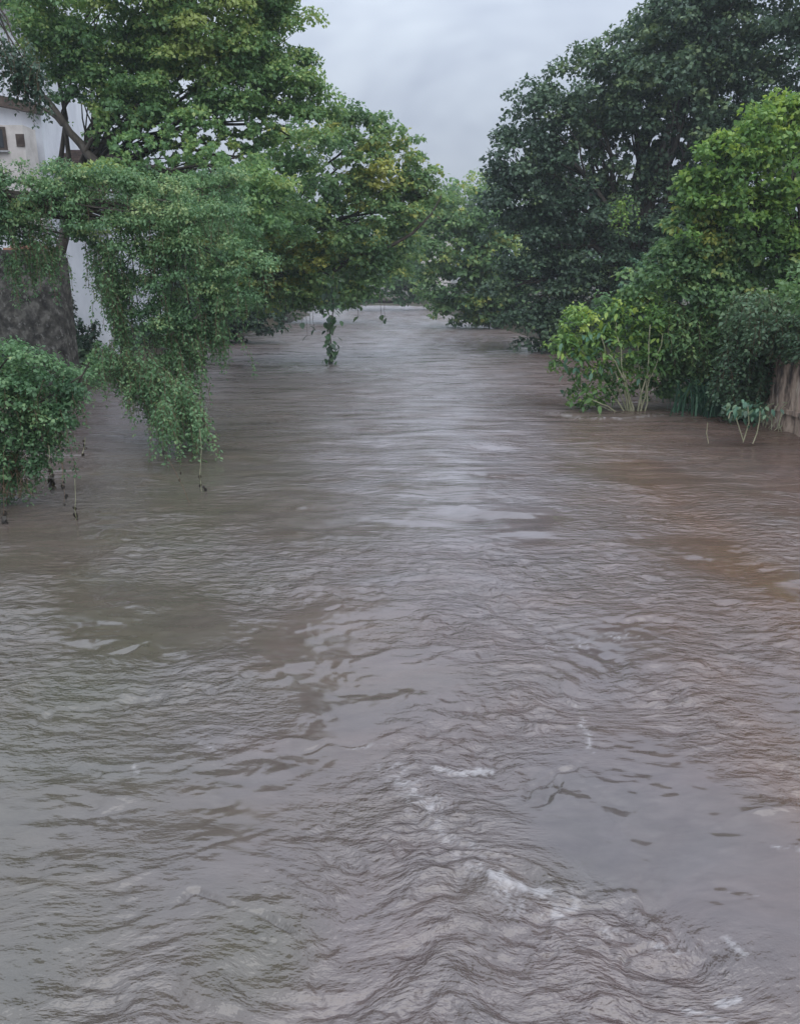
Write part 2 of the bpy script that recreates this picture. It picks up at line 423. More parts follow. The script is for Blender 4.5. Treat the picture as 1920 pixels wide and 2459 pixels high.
    pm = np.clip(0.45 + 2.2 * fbm(X / 3.0, Y / 4.0, 47, 2), 0.1, 1.4)
    H += mid * pm * (0.060 * fbm(Uh / 1.9, Vh / 0.85, 59, 2) - 0.05 * np.sqrt(np.abs(fbm(Uh / 2.4 + 3, Vh / 1.1, 60, 2)) + .002))
    r1 = 1 - np.abs(fbm(U / 1.25, Vv / 0.62, 61, 3)) * 2.0
    H += (0.008 + 0.020 * near) * np.clip(r1, -1, 1) ** 3 * p1
    H -= (0.004 + 0.022 * near) * np.sqrt(np.abs(fbm(Uh / 0.66, Vh / 0.42, 71, 2)) + 0.0015) * p1
    H -= 0.060 * near * np.clip(p2 - 0.5, 0, 1) * np.sqrt(np.abs(fbm(Uh / 0.62 + 5, Vh / 0.34, 76, 3)) + 0.001)
    H += (0.010 + 0.034 * near) * fbm(Uh / 0.42, Vh / 0.29, 79, 2) * p1
    H += (0.003 + 0.026 * near) * fbm(Uh / 0.20, Vh / 0.14, 81, 2) * p2
    H += 0.006 * fbm(Uh / 0.11, Vh / 0.06, 91, 2) * p2 * near
    # --- the long folds that stand on the surface where currents meet
    folds = [([(500, 2020), (640, 2000), (780, 1982), (900, 1992), (960, 2035), (985, 2100)], .030),
             ([(390, 2190), (460, 2135), (560, 2150), (690, 2225), (765, 2310), (780, 2420)], .038),
             ([(480, 2290), (560, 2330), (620, 2400)], .022), ([(560, 2200), (640, 2250), (690, 2300)], .02),
             ([(1225, 1945), (1260, 1890), (1330, 1850), (1400, 1830)], .034), ([(1235, 1940), (1300, 1910), (1345, 1860)], .03),
             ([(765, 1408), (850, 1432), (960, 1440)], .045), ([(700, 1500), (745, 1472), (810, 1455)], .045),
             ([(925, 1885), (1010, 1862), (1120, 1855)], .03), ([(1190, 2268), (1290, 2275), (1345, 2300)], .028),
             ([(235, 1575), (290, 1562), (340, 1545)], .035),
             ([(1410, 1785), (1500, 1790), (1590, 1778)], .032), ([(1290, 1530), (1330, 1500), (1420, 1490), (1530, 1470)], .03),
             ([(0, 1780), (70, 1750), (130, 1700), (260, 1690)], .03), ([(1560, 1860), (1620, 1820)], .02),
             ([(1500, 2050), (1580, 2070)], .02), ([(700, 1810), (800, 1780), (960, 1800), (1080, 1790)], .02),
             ([(1480, 2350), (1500, 2280), (1600, 2260), (1650, 2220)], .03), ([(960, 2100), (990, 2180), (1010, 2240)], .02),
             ([(780, 2440), (900, 2400), (990, 2440)], .03), ([(1390, 2200), (1470, 2270), (1480, 2330)], .024),
             ([(200, 1880), (260, 1850), (380, 1830)], .018),
             ([(1150, 1140), (1300, 1150), (1500, 1175)], .07), ([(1200, 1200), (1450, 1230), (1680, 1262)], .07),
             ([(1480, 1370), (1600, 1390), (1800, 1400)], .05), ([(560, 870), (700, 880), (780, 872)], .03),
             ([(1380, 1480), (1520, 1490), (1700, 1475)], .05), ([(660, 1310), (720, 1330)], .03)]
    fj = 0.05 * fbm(X / 0.5, Y / 0.5, 101, 3); fk = 0.05 * fbm(X / 0.5 + 7, Y / 0.5, 111, 3)
    for pl, A in folds:
        P = np.array([on_water(*q)[:2] for q in pl])
        sc = float(np.mean(np.hypot(P[:, 1], CAM_H))) / 7.5
        m = (X > P[:, 0].min() - 1.2 * sc) & (X < P[:, 0].max() + 1.2 * sc) & (Y > P[:, 1].min() - 1.2 * sc) & (Y < P[:, 1].max() + 1.2 * sc)
        qx, qy = X[m] + fj[m] * 2 * sc, Y[m] + fk[m] * 2 * sc
        best = np.full(qx.shape, 1e9); sgn = np.ones(qx.shape); tt = np.zeros(qx.shape); K = len(P) - 1
        for a in range(K):
            d = P[a + 1] - P[a]; L2 = d @ d
            t = np.clip(((qx - P[a, 0]) * d[0] + (qy - P[a, 1]) * d[1]) / L2, 0, 1)
            ex, ey = qx - P[a, 0] - d[0] * t, qy - P[a, 1] - d[1] * t
            dd = np.hypot(ex, ey); b = dd < best
            best = np.where(b, dd, best); sgn = np.where(b, np.sign(d[0] * ey - d[1] * ex), sgn); tt = np.where(b, (a + t) / K, tt)
        w1 = np.where(sgn > 0, 0.11, 0.028) * sc
        env = np.clip(np.sin(np.pi * np.clip(tt, .02, .98)), 0, 1) ** 0.5 * np.clip(0.5 + 2.2 * fbm(qx * 1.6 / sc, qy * 1.6 / sc, 5, 2), 0, 1.3)
        fA = A * math.sqrt(sc) * (1.0 if sc < 1.8 else 0.45)
        H[m] += fA * env * (0.16 * np.exp(-best / w1) - 1.15 * np.exp(-((best * sgn + 0.035 * sc) / (0.026 * sc)) ** 2))
    H *= np.clip((Y + 3) / 3, 0.2, 1)
    H *= 1 - 0.55 * slick
    # --- how silty red the water is, painted-in reflections, and foam
    silt_and_sky = 0.28 + 0.13 * fbm(X / 4.0, Y / 8.0, 121, 3)
    e = right_bank(Y) - X
    silt_and_sky += 0.55 * np.exp(-np.clip(e, 0, 99) / (3.0 + 0.05 * Yp)) * np.clip((Y - 8) / 6, 0, 1)
    silt_and_sky += 0.05 * blob(1500, 1120, 420, 260) + 0.45 * blob(1900, 1850, 130, 260, 2) + 0.35 * blob(1900, 1450, 130, 420, 2) + 0.2 * blob(800, 1560, 250, 130)
    silt_and_sky += 0.15 * blob(1750, 1300, 450, 420) 
    silt_and_sky -= 0.3 * blob(1500, 1960, 260, 160, 4) + 0.12 * blob(250, 1700, 450, 350)  # less red on the smooth plate paints in its bluish sky reflection
    silt_and_sky += 0.22 * fbm(U / 1.6, Vv / 0.8, 131, 4)
    olive = 0.35 * blob(250, 1350, 520, 420) + 0.8 * blob(600, 2290, 170, 150, 3) + 0.55 * blob(100, 2350, 260, 250) + 0.5 * blob(450, 1150, 420, 200) + 0.45 * blob(1300, 2120, 200, 80) + .5 * blob(150, 1750, 260, 300) + 0.3 * fbm(U / 1.6, Vv / 1.1, 141, 3)  # olive water tint; left mid-river patches paint in green tree reflections
    seam = np.zeros_like(X)
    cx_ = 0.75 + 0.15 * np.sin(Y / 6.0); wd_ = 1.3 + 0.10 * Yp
    sky_sheen = np.exp(-((X - cx_) / wd_) ** 2) * np.clip((Yp - 7) / 14, 0, 1) * np.clip(0.75 + 0.9 * fbm(U / 1.6, Vv / 0.7, 181, 4), 0, 1.2)  # pale sky reflection painted into the water colour down mid-river
    foams = [([(1320, 990), (1400, 1003), (1500, 1006), (1590, 995)], .10, .75), ([(950, 1850), (1060, 1990), (1180, 2110), (1280, 2180), (1420, 2230)], .22, .55),
             ([(1040, 1845), (1110, 1862), (1170, 1858)], .065, 1.0), ([(1000, 1890), (1030, 1950), (1070, 2010), (1090, 2060)], .09, .75),
             ([(1185, 2100), (1250, 2130), (1300, 2150)], .08, 1.35), ([(1360, 2135), (1375, 2170), (1330, 2200)], .05, .9),
             ([(1380, 1690), (1410, 1760), (1415, 1820)], .05, .7), ([(1560, 2270), (1620, 2280)], .06, .7),
             ([(1720, 2405), (1760, 2400)], .035, 1.2), ([(1740, 2250), (1790, 2290)], .06, 1.0), ([(1640, 2430), (1760, 2450)], .05, .8),
             ([(1320, 1560), (1400, 1540), (1530, 1530)], .12, .55),
             ([(1420, 2200), (1500, 2290)], .05, .5), ([(480, 1785), (520, 1800)], .04, .7), ([(320, 1840), (335, 1870)], .03, .7),
             ([(830, 1800), (930, 1790)], .04, .7), ([(1850, 2030), (1920, 2045)], .03, .8), ([(1330, 2230), (1370, 2250)], .03, .8), ([(1740, 2140), (1820, 2145)], .02, .9)]
    fn = np.clip(1.0 - 2.6 * np.abs(fbm(U / 0.13, Vv / 0.08, 151, 4)), 0, 1) * np.clip(0.75 + fbm(X / .3, Y / .25, 161, 2), 0, 1)
    for pl, wd, amt in foams:
        P = np.array([on_water(*q)[:2] for q in pl]); sc = float(np.mean(np.hypot(P[:, 1], CAM_H))) / 7.5
        m = (X > P[:, 0].min() - 4 * wd * sc - .3) & (X < P[:, 0].max() + 4 * wd * sc + .3) & (Y > P[:, 1].min() - 4 * wd * sc - .3) & (Y < P[:, 1].max() + 4 * wd * sc + .3)
        qx, qy = X[m] + fj[m] * 1.5, Y[m] + fk[m] * 1.5; best = np.full(qx.shape, 1e9)
        for a in range(len(P) - 1):
            d = P[a + 1] - P[a]; L2 = d @ d
            t = np.clip(((qx - P[a, 0]) * d[0] + (qy - P[a, 1]) * d[1]) / L2, 0, 1)
            best = np.minimum(best, np.hypot(qx - P[a, 0] - d[0] * t, qy - P[a, 1] - d[1] * t))
        v = amt * np.exp(-(best / (wd * sc)) ** 2)
        seam[m] = np.maximum(seam[m], v)
    foam = np.clip(seam * 1.05 - (1 - fn) * 0.9, 0, 0.72)
    H += 0.006 * foam
    nr, ncx = X.shape
    V = np.stack([X, Y, H], -1).reshape(-1, 3)
    i, j = np.meshgrid(np.arange(nr - 1), np.arange(ncx - 1), indexing='ij'); i, j = i.ravel(), j.ravel()
    F = np.stack([i * ncx + j, i * ncx + j + 1, (i + 1) * ncx + j + 1, (i + 1) * ncx + j], 1)
    me = raw_mesh('water', V, F, smooth=True, attrs={'silt_and_sky': ('POINT', silt_and_sky), 'olive': ('POINT', olive), 'foam': ('POINT', foam), 'calm': ('POINT', calm), 'slick': ('POINT', slick), 'sky_sheen': ('POINT', sky_sheen), 'upstream': ('POINT', np.clip((Yp - 10) / 25, 0, 0.9))})
    a = me.attributes.new('flow', 'FLOAT_VECTOR', 'POINT')
    a.data.foreach_set('vector', np.stack([Uh, Vh, np.zeros_like(U)], -1).astype(np.float32).ravel())
    print('water quads', len(F))
    m, n, l, b = mat_new('muddy_water')
    def attr(nm, o='Fac'):
        x = n.new('ShaderNodeAttribute'); x.attribute_name = nm; return x.outputs[o]
    def mixc(f, c1, c2):
        x = n.new('ShaderNodeMixRGB'); l.new(f, x.inputs[0])
        for k, c in ((1, c1), (2, c2)):
            if isinstance(c, tuple): x.inputs[k].default_value = (*c, 1)
            else: l.new(c, x.inputs[k])
        return x.outputs[0]
    def math_(op, a_, b_, c_=None, clamp=False):
        x = n.new('ShaderNodeMath'); x.operation = op; x.use_clamp = clamp
        for k, v in enumerate((a_, b_, c_)):
            if v is None: continue
            if isinstance(v, (int, float)): x.inputs[k].default_value = v
            else: l.new(v, x.inputs[k])
        return x.outputs[0]
    base = n.new('ShaderNodeValToRGB'); e_ = base.color_ramp.elements
    e_[0].position = 0.0; e_[0].color = (0.100, 0.084, 0.083, 1)
    e_[1].position = 1.0; e_[1].color = (0.130, 0.077, 0.053, 1)
    k = e_.new(0.4); k.color = (0.116, 0.086, 0.078, 1)
    l.new(attr('silt_and_sky'), base.inputs[0])
    c = mixc(math_('MULTIPLY', attr('olive'), 0.6, clamp=True), base.outputs[0], (0.078, 0.074, 0.046))
    c = mixc(math_('MULTIPLY', attr('sky_sheen'), 0.95, clamp=True), c, (0.235, 0.215, 0.225))
    fl = n.new('ShaderNodeAttribute'); fl.attribute_name = 'flow'
    def noise(sc, det, stretch=(1, 2, 1), rough=0.55, dist=0.0):
        mp = n.new('ShaderNodeMapping'); mp.inputs['Scale'].default_value = stretch
        l.new(fl.outputs['Vector'], mp.inputs[0])
        x = n.new('ShaderNodeTexNoise'); x.inputs['Scale'].default_value = sc; x.inputs['Detail'].default_value = det
        x.inputs['Roughness'].default_value = rough; x.inputs['Distortion'].default_value = dist
        l.new(mp.outputs[0], x.inputs['Vector']); return x.outputs['Fac']
    streak = noise(2.2, 7, (0.8, 2.0, 1), 0.7, 0.2)
    hv = n.new('ShaderNodeHueSaturation'); l.new(c, hv.inputs['Color'])
    l.new(math_('MULTIPLY_ADD', streak, 0.8, 0.6), hv.inputs['Value'])
    fm = math_('MULTIPLY', attr('foam'), 1.0, clamp=True)
    c = mixc(fm, hv.outputs[0], (0.36, 0.34, 0.34))
    l.new(c, b.inputs['Base Color'])
    b.inputs['IOR'].default_value = 1.78
    b.inputs['Specular IOR Level'].default_value = 0.5
    paw = n.new('ShaderNodeMapRange'); paw.inputs['From Min'].default_value = 0.36; paw.inputs['From Max'].default_value = 0.60
    paw.inputs['To Min'].default_value = 0.04; paw.inputs['To Max'].default_value = 0.44
    l.new(noise(1.1, 6, (0.28, 1.5, 1), 0.62, 0.15), paw.inputs['Value'])
    pr = math_('MULTIPLY', paw.outputs[0], math_('MULTIPLY_ADD', attr('slick'), -0.85, 1.0, clamp=True))
    up_ = math_('MULTIPLY', attr('upstream'), pr)
    l.new(math_('ADD', up_, math_('MULTIPLY_ADD', fm, 0.5, 0.10)), b.inputs['Roughness'])
    n1 = noise(4.2, 4, (0.8, 1.6, 1), 0.55, 0.1)
    n2 = noise(15, 3, (0.9, 1.5, 1), 0.5, 0.0)
    act_ = math_('MULTIPLY_ADD', attr('calm'), -1.08, 1.0, clamp=True)
    bp = n.new('ShaderNodeBump'); bp.inputs['Distance'].default_value = 0.11
    l.new(math_('MULTIPLY', act_, 0.95), bp.inputs['Strength']); l.new(n1, bp.inputs['Height'])
    bp2 = n.new('ShaderNodeBump'); bp2.inputs['Distance'].default_value = 0.016
    l.new(math_('MULTIPLY', act_, 0.8), bp2.inputs['Strength']); l.new(n2, bp2.inputs['Height'])
    l.new(bp.outputs[0], bp2.inputs['Normal'])
    n3 = noise(1.0, 4, (0.16, 0.9, 1), 0.6, 0.0)
    bp3 = n.new('ShaderNodeBump'); bp3.inputs['Distance'].default_value = 0.42
    l.new(math_('MULTIPLY', attr('upstream'), math_('MULTIPLY_ADD', attr('slick'), -0.9, 1.0, clamp=True)), bp3.inputs['Strength']); l.new(n3, bp3.inputs['Height'])
    l.new(bp2.outputs[0], bp3.inputs['Normal']); l.new(bp3.outputs[0], b.inputs['Normal'])
    o = link_mesh('water', me, m); tag(o, kind='structure')
build_water()

# ------------------------------------------------------------------ haze
def build_haze():
    m = bpy.data.materials.new('haze'); m.use_nodes = True; n = m.node_tree.nodes; n.clear()
    out = n.new('ShaderNodeOutputMaterial'); v = n.new('ShaderNodeVolumePrincipled')
    v.inputs['Color'].default_value = (0.86, 0.92, 1.0, 1); v.inputs['Density'].default_value = 0.0006
    v.inputs['Anisotropy'].default_value = 0.2
    m.node_tree.links.new(v.outputs[0], out.inputs['Volume'])
    tag(link_mesh('haze', box_mesh('haze', -905, 905, -205, 1505, -3.0, 32.0), m), kind='stuff')
build_haze()

# ------------------------------------------------------------------ buildings on the left bank
PLASTER = rough_mat('white_plaster', (0.66, 0.68, 0.74), (0.82, 0.84, 0.90), 1.1, bump=0.12, stretch=(1, 1, 0.4))
PINK = rough_mat('cream_plaster', (0.56, 0.51, 0.48), (0.74, 0.69, 0.66), 1.6, bump=0.1)
WOOD = rough_mat('brown_wood', (0.05, 0.035, 0.03), (0.11, 0.08, 0.065), 4)
TILE = rough_mat('brown_roof_tile', (0.06, 0.042, 0.036), (0.13, 0.09, 0.075), 3)
GLASS_DARK = rough_mat('dark_window_pane', (0.02, 0.022, 0.025), (0.04, 0.045, 0.05), 2, rough=0.1, bump=0)
GREYTRIM = rough_mat('grey_cornice', (0.26, 0.26, 0.27), (0.42, 0.42, 0.43), 2)
STONE = [rough_mat('weathered_stone_%s' % s, a, b_, 3.2, bump=0.9, c3=c_) for s, a, b_, c_ in
         (('grey', (0.05, 0.047, 0.042), (0.17, 0.16, 0.145), (0.10, 0.095, 0.085)), ('brown', (0.055, 0.045, 0.037), (0.16, 0.135, 0.11), (0.09, 0.08, 0.068)))]
MORTAR = rough_mat('dark_mortar', (0.035, 0.033, 0.03), (0.08, 0.075, 0.068), 5, bump=0.8)
BRICK = rough_mat('orange_brick', (0.26, 0.12, 0.075), (0.40, 0.22, 0.15), 7, bump=0.5)

def part_box(name, parent, mat, a, b_, bevel=0.0):
    return link_mesh(name, box_mesh(name, *[v for p in zip(a, b_) for v in p], bevel=bevel), mat, parent)

def streaked(name, cols, white, v=0.22, patch=0.12):
    m, n, l, b = mat_new(name)
    tc = n.new('ShaderNodeTexCoord')
    def nz(scale, stretch, det=6):
        mp = n.new('ShaderNodeMapping'); mp.inputs['Scale'].default_value = stretch; l.new(tc.outputs['Object'], mp.inputs[0])
        x = n.new('ShaderNodeTexNoise'); x.inputs['Scale'].default_value = scale; x.inputs['Detail'].default_value = det; x.inputs['Roughness'].default_value = .6
        l.new(mp.outputs[0], x.inputs[0]); return x.outputs['Fac']
    r1 = n.new('ShaderNodeValToRGB'); e = r1.color_ramp.elements
    e[0].position = .36; e[0].color = (*cols[0], 1); e[1].position = .62; e[1].color = (*cols[2], 1)
    k = e.new(.5); k.color = (*cols[1], 1)
    l.new(nz(2.4, (1.6, 1.6, v * 1.6)), r1.inputs[0])
    r2 = n.new('ShaderNodeValToRGB'); e = r2.color_ramp.elements; e[0].position = .56; e[0].color = (0, 0, 0, 1); e[1].position = .68; e[1].color = (1, 1, 1, 1)
    l.new(nz(2.6, (2.4, 2.4, patch * 2)), r2.inputs[0])
    mx = n.new('ShaderNodeMixRGB'); l.new(r2.outputs[0], mx.inputs[0]); l.new(r1.outputs[0], mx.inputs[1]); mx.inputs[2].default_value = (*white, 1)
    l.new(mx.outputs[0], b.inputs['Base Color']); b.inputs['Roughness'].default_value = .9
    bp = n.new('ShaderNodeBump'); bp.inputs['Strength'].default_value = .5; bp.inputs['Distance'].default_value = .04
    l.new(nz(7, (1, 1, 1), 8), bp.inputs['Height']); l.new(bp.outputs[0], b.inputs['Normal'])
    return m
def slab(name, P, Q, th, z0, z1, mat, parent, nseg=14, nz=8, rough=0.03, round_end=0.0, riverside=False):
    P, Q = np.array(P[:2]), np.array(Q[:2]); d = (Q - P) / np.linalg.norm(Q - P); nrm = np.array([-d[1], d[0]])
    if (nrm[0] < 0 if riverside else nrm[1] < 0): nrm = -nrm
    Lw = float(np.linalg.norm(Q - P))
    V = []; q = rs(3)
    ts = np.linspace(0, 1, nseg); zs = np.linspace(z0, z1, nz)
    for side in (0, 1):
        for t in ts:
            for zz in zs:
                p = P + (Q - P) * t + nrm * (th * side) + nrm * float(fbm(np.array([t * Lw * 1.7]), np.array([zz * 1.9]), 15, 4)[0]) * rough * 2.5 * (1 - side)
                dr = round_end * max(0.0, (t - 0.86) / 0.14) ** 2 * (zz - z0) / (z1 - z0)
                V.append((p[0], p[1], zz - dr + (float(fbm(np.array([t * Lw * 1.1]), np.array([2.0]), 16, 3)[0]) * 0.10 if zz == zs[-1] else 0)))
    F = []; k = nz; off = nseg * k
    for a_ in range(nseg - 1):
        for b_ in range(k - 1):
            F.append((a_ * k + b_, (a_ + 1) * k + b_, (a_ + 1) * k + b_ + 1, a_ * k + b_ + 1))
            F.append((off + a_ * k + b_, off + a_ * k + b_ + 1, off + (a_ + 1) * k + b_ + 1, off + (a_ + 1) * k + b_))
        F.append((a_ * k + k - 1, (a_ + 1) * k + k - 1, off + (a_ + 1) * k + k - 1, off + a_ * k + k - 1))
    for b_ in range(k - 1):
        F.append((b_, b_ + 1, off + b_ + 1, off + b_)); e_ = (nseg - 1) * k
        F.append((e_ + b_, off + e_ + b_, off + e_ + b_ + 1, e_ + b_ + 1))
    me = bpy.data.meshes.new(name); me.from_pydata(V, [], F); me.update()
    bm = bmesh.new(); bm.from_mesh(me); bmesh.ops.recalc_face_normals(bm, faces=bm.faces[:]); bm.to_mesh(me); bm.free()
    return link_mesh(name, me, mat, parent)
HY = 44.0
c = at(100, 300, HY); xr = float(c[0])           # right corner of the tall block
house = empty('white_house', (xr - 4, HY, 1.2), 'white two-storey house with cream lower bay and brown roofed wing behind the left bank trees', 'house')
ztop = float(at(100, -60, HY)[2]); z2 = float(at(50, 232, HY)[2])
part_box('wall', house, PLASTER, (xr - 10, HY, 0.9), (xr, HY + 9, ztop))
# sloping cornice, as seen at the top left
def prism(name, pts, y0, y1, mat, parent):
    V = [(p[0], y0, p[1]) for p in pts] + [(p[0], y1, p[1]) for p in pts]; k = len(pts)
    F = [tuple(range(k)), tuple(range(2 * k - 1, k - 1, -1))] + [(q, q + k, (q + 1) % k + k, (q + 1) % k) for q in range(k)]
    me = bpy.data.meshes.new(name); me.from_pydata(V, [], F); me.update()
    bm = bmesh.new(); bm.from_mesh(me); bmesh.ops.recalc_face_normals(bm, faces=bm.faces[:]); bm.to_mesh(me); bm.free()
    return link_mesh(name, me, mat, parent)
def pz(px, py, Y): q = at(px, py, Y); return (float(q[0]), float(q[2]))
prism('cornice', [pz(-120, -60, HY), pz(125, 78, HY), pz(125, 100, HY), pz(-120, -30, HY)], HY - 0.75, HY - 0.003, GREYTRIM, house)
prism('roof', [pz(-120, -70, HY), pz(128, 70, HY), pz(125, 77, HY), pz(-120, -61, HY)], HY - 0.9, HY + 5, TILE, house)
prism('ledge', [pz(-120, 205, HY), pz(104, 255, HY), pz(104, 278, HY), pz(-120, 232, HY)], HY - 0.6, HY - 0.003, WOOD, house)
a0, a1 = pz(-120, 300, HY - 2), pz(86, 560, HY - 2)
part_box('bay', house, PINK, (a0[0], HY - 2.0, a1[1]), (a1[0], HY - 0.61, a0[1]))
w0, w1 = pz(-60, 305, HY - 2), pz(20, 362, HY - 2)
fr = part_box('window', house, WOOD, (w0[0], HY - 2.09, w1[1]), (w1[0], HY - 2.003, w0[1]))
part_box('pane', house, GLASS_DARK, (w0[0] + .12, HY - 2.11, w1[1] + .12), (w1[0] - .12, HY - 2.093, w0[1] - .12))
part_box('sill', house, GREYTRIM, (w0[0] - .08, HY - 2.2, w1[1] - .08), (w1[0] + .08, HY - 2.003, w1[1] - .003))
part_box('mullion', house, WOOD, ((w0[0] + w1[0]) / 2 + .2, HY - 2.13, w1[1] + .12), ((w0[0] + w1[0]) / 2 + .27, HY - 2.112, w0[1] - .12))
u0, u1 = pz(38, 322, HY - 2), pz(62, 352, HY - 2)
part_box('stain_board', house, WOOD, (u0[0], HY - 2.05, u1[1]), (u1[0], HY - 2.003, u0[1]), 0.01)  # small brown stain on the bay, built as a shutter
# wing with brown tiled roof
e0 = pz(275, 400, HY + 1)
WX0, WX1 = xr + 0.003, e0[0]
part_box('wing_wall', house, PLASTER, (WX0, HY + 1.0, 0.9), (WX1, HY + 8, e0[1]))
rz = pz(180, 345, HY + 1)[1]
for q in range(9):                                # tile courses stepping up the roof
    x_off = 0.25; t0, t1 = q / 9, (q + 1) / 9
    zlo = e0[1] + 0.02 + (rz - e0[1]) * t0 * 1.0; y0 = HY + 0.6 + 2.8 * t0
    o_ = part_box('tile_course', house, TILE, (WX0, y0, zlo), (WX1 + x_off, y0 + 0.36, zlo + 0.10), 0.015)
part_box('roof_slab', house, TILE, (WX0, HY + 0.9, e0[1] + 0.003), (WX1 + 0.2, HY + 8.2, e0[1] + 0.018))
part_box('gutter', house, GREYTRIM, (WX0, HY + 0.42, e0[1] - 0.12), (WX1 + 0.2, HY + 0.59, e0[1]), 0.02)

# bright white compound wall standing nearer the water
cw0 = at(118, 590, 38); cw1 = at(272, 740, 38)
cw = empty('compound_wall', (cw1[0], 38, 1.2), 'bright white plastered wall seen between the stone wall and the drooping tree', 'wall')
zt = float(at(130, 560, 38)[2])
part_box('wall_panel', cw, PLASTER, (cw0[0] - 6, 38.0, 0.6), (cw1[0], 38.35, zt))
part_box('coping', cw, GREYTRIM, (cw0[0] - 6.1, 37.9, zt), (cw1[0] + 0.1, 38.45, zt + 0.12), 0.02)
part_box('plinth', cw, rough_mat('stained_plinth', (0.12, 0.12, 0.14), (0.3, 0.3, 0.33), 2), (cw0[0] - 6.1, 37.88, 0.5), (cw1[0] + 0.1, 37.997, 1.0))

# stone wall: rows of uneven blocks, orange bricks on top
SY = 29.0
s_right = float(at(146, 700, SY)[0]); s_top = float(at(100, 600, SY)[2]); s_left = s_right - 6.0
sw = empty('stone_wall', (s_right - 3, SY, 0.5), 'dark weathered stone wall end with orange bricks on top at left bank', 'wall')
OLDWALL = streaked('streaked_old_render', ((0.022, 0.020, 0.018), (0.058, 0.054, 0.047), (0.12, 0.113, 0.10)), (0.20, 0.195, 0.18), 0.9, 0.9)
slab('wall_face', (s_left, SY, 0), (s_right, SY, 0), 0.95, -0.8, s_top, OLDWALL, sw, nseg=60, nz=40, rough=0.014, round_end=0.22)
r = rs(77)
bm_ = box_mesh('brick', -.12, .12, -.06, .06, -.04, .04, 0.006); bm_.materials.append(BRICK)
for rowi in range(3):
    for q in range(7 - 2 * rowi):
        o = bpy.data.objects.new('brick', bm_); COL.objects.link(o); o.parent = sw
        bx = float(at(48, 600, SY)[0]) + (q - 1) * 0.26 + rowi * 0.26 - 0.3
        o.location = (bx - sw.location[0], SY + 0.25 + 0.03 * r.rand() - sw.location[1], s_top + 0.04 + rowi * 0.085 - sw.location[2])
        o.rotation_euler = (0, 0, r.normal() * 0.12)

# ------------------------------------------------------------------ right bank retaining wall
rw = empty('retaining_wall', (11.5, 26, 0), 'rain streaked tan concrete retaining wall standing in the flood at right bank', 'wall')
A = on_water(1735, 978); wp1 = on_water(1925, 1050); B = np.array([wp1[0] + 0.5, 12.0, 0])
wtop = float(at(1850, 800, 25.5)[2])
CONC = streaked('rain_streaked_concrete', ((0.06, 0.046, 0.038), (0.26, 0.19, 0.145), (0.46, 0.35, 0.27)), (0.62, 0.54, 0.45), 0.42, 0.16)
slab('wall_face', A, wp1, 0.45, -0.6, wtop, CONC, rw, nseg=40, nz=20, rough=0.016, riverside=True)
slab('wall_face', wp1 + np.array([.01, -.02, 0]), B, 0.45, -0.6, wtop - 0.05, CONC, rw, nseg=30, nz=16, rough=0.016, riverside=True)
slab('ledge', on_water(1835, 1015) + np.array([-.07, 0, 0]), wp1 + np.array([-.09, 0, 0]), 0.10, 0.52, 0.66, CONC, rw, rough=0.015, riverside=True)
# roots hanging at its foot
q = rs(8); ps = []
for _ in range(16):
    t = 0.12 + 0.5 * q.rand(); s0 = A + (wp1 - A) * (0.5 + .5 * t) + np.array([-.10, -.02, 0.15 + 0.7 * q.rand()])
    ps.append((curve(s0, s0 + np.array([-0.1 - .1 * q.rand(), q.normal() * .25, -s0[2] - .05]), q, 6, wob=.2), np.linspace(.018, .008, 6)))
tubes('root', ps, BARK_PALE, rw, 4)

# ------------------------------------------------------------------ trees of the left bank
T1_LOBES = [(300, 60, 190), (500, 70, 150), (630, 110, 100), (690, 210, 75), (460, 240, 140), (260, 210, 120), (590, 290, 120), (170, 120, 62, -1),
            (400, 390, 120), (220, -60, 180), (470, -70, 190), (640, 420, 100), (330, 330, 100), (500, 420, 110, 1), (760, 270, 55), (700, 330, 90), (560, 30, 90), (420, 480, 90, 1), (540, 500, 90, 2), (700, 500, 60, 3), (350, 420, 80, -4), (480, 450, 85, -4), (600, 500, 85, -5), (250, 430, 55, -5), (560, 380, 60, -3), (270, 300, 55, -1.5), (235, 215, 60, -1), (330, 250, 60, -2), (450, 330, 55, -2.5)]
t1 = empty('tall_tree', (-15.5, 36, 1.3), 'tallest mid green tree on left bank, its crown running out of view above', 'tree')
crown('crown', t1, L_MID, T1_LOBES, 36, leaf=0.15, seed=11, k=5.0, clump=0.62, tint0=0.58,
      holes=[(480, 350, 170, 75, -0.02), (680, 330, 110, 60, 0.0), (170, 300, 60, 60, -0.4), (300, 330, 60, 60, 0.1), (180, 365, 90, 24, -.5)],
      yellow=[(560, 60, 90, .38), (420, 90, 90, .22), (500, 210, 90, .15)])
limbs(t1, (-17.2, 36.5, 1.0), at(190, 430, 36), T1_LOBES, 36, 12, 0.24, twigs=4)
q = rs(91)
tubes('leaning_limb', [(curve(at(240, 400, 34.5), at(70, 190, 34.5), q, 8, wob=.05), np.linspace(.2, .07, 8)), (curve(at(150, 300, 34.5), at(60, 230, 34.3), q, 6), np.linspace(.09, .03, 6)),
      (curve(at(205, 365, 34.5), at(290, 250, 34.3), q, 6), np.linspace(.1, .04, 6))], BARK, t1, 7)
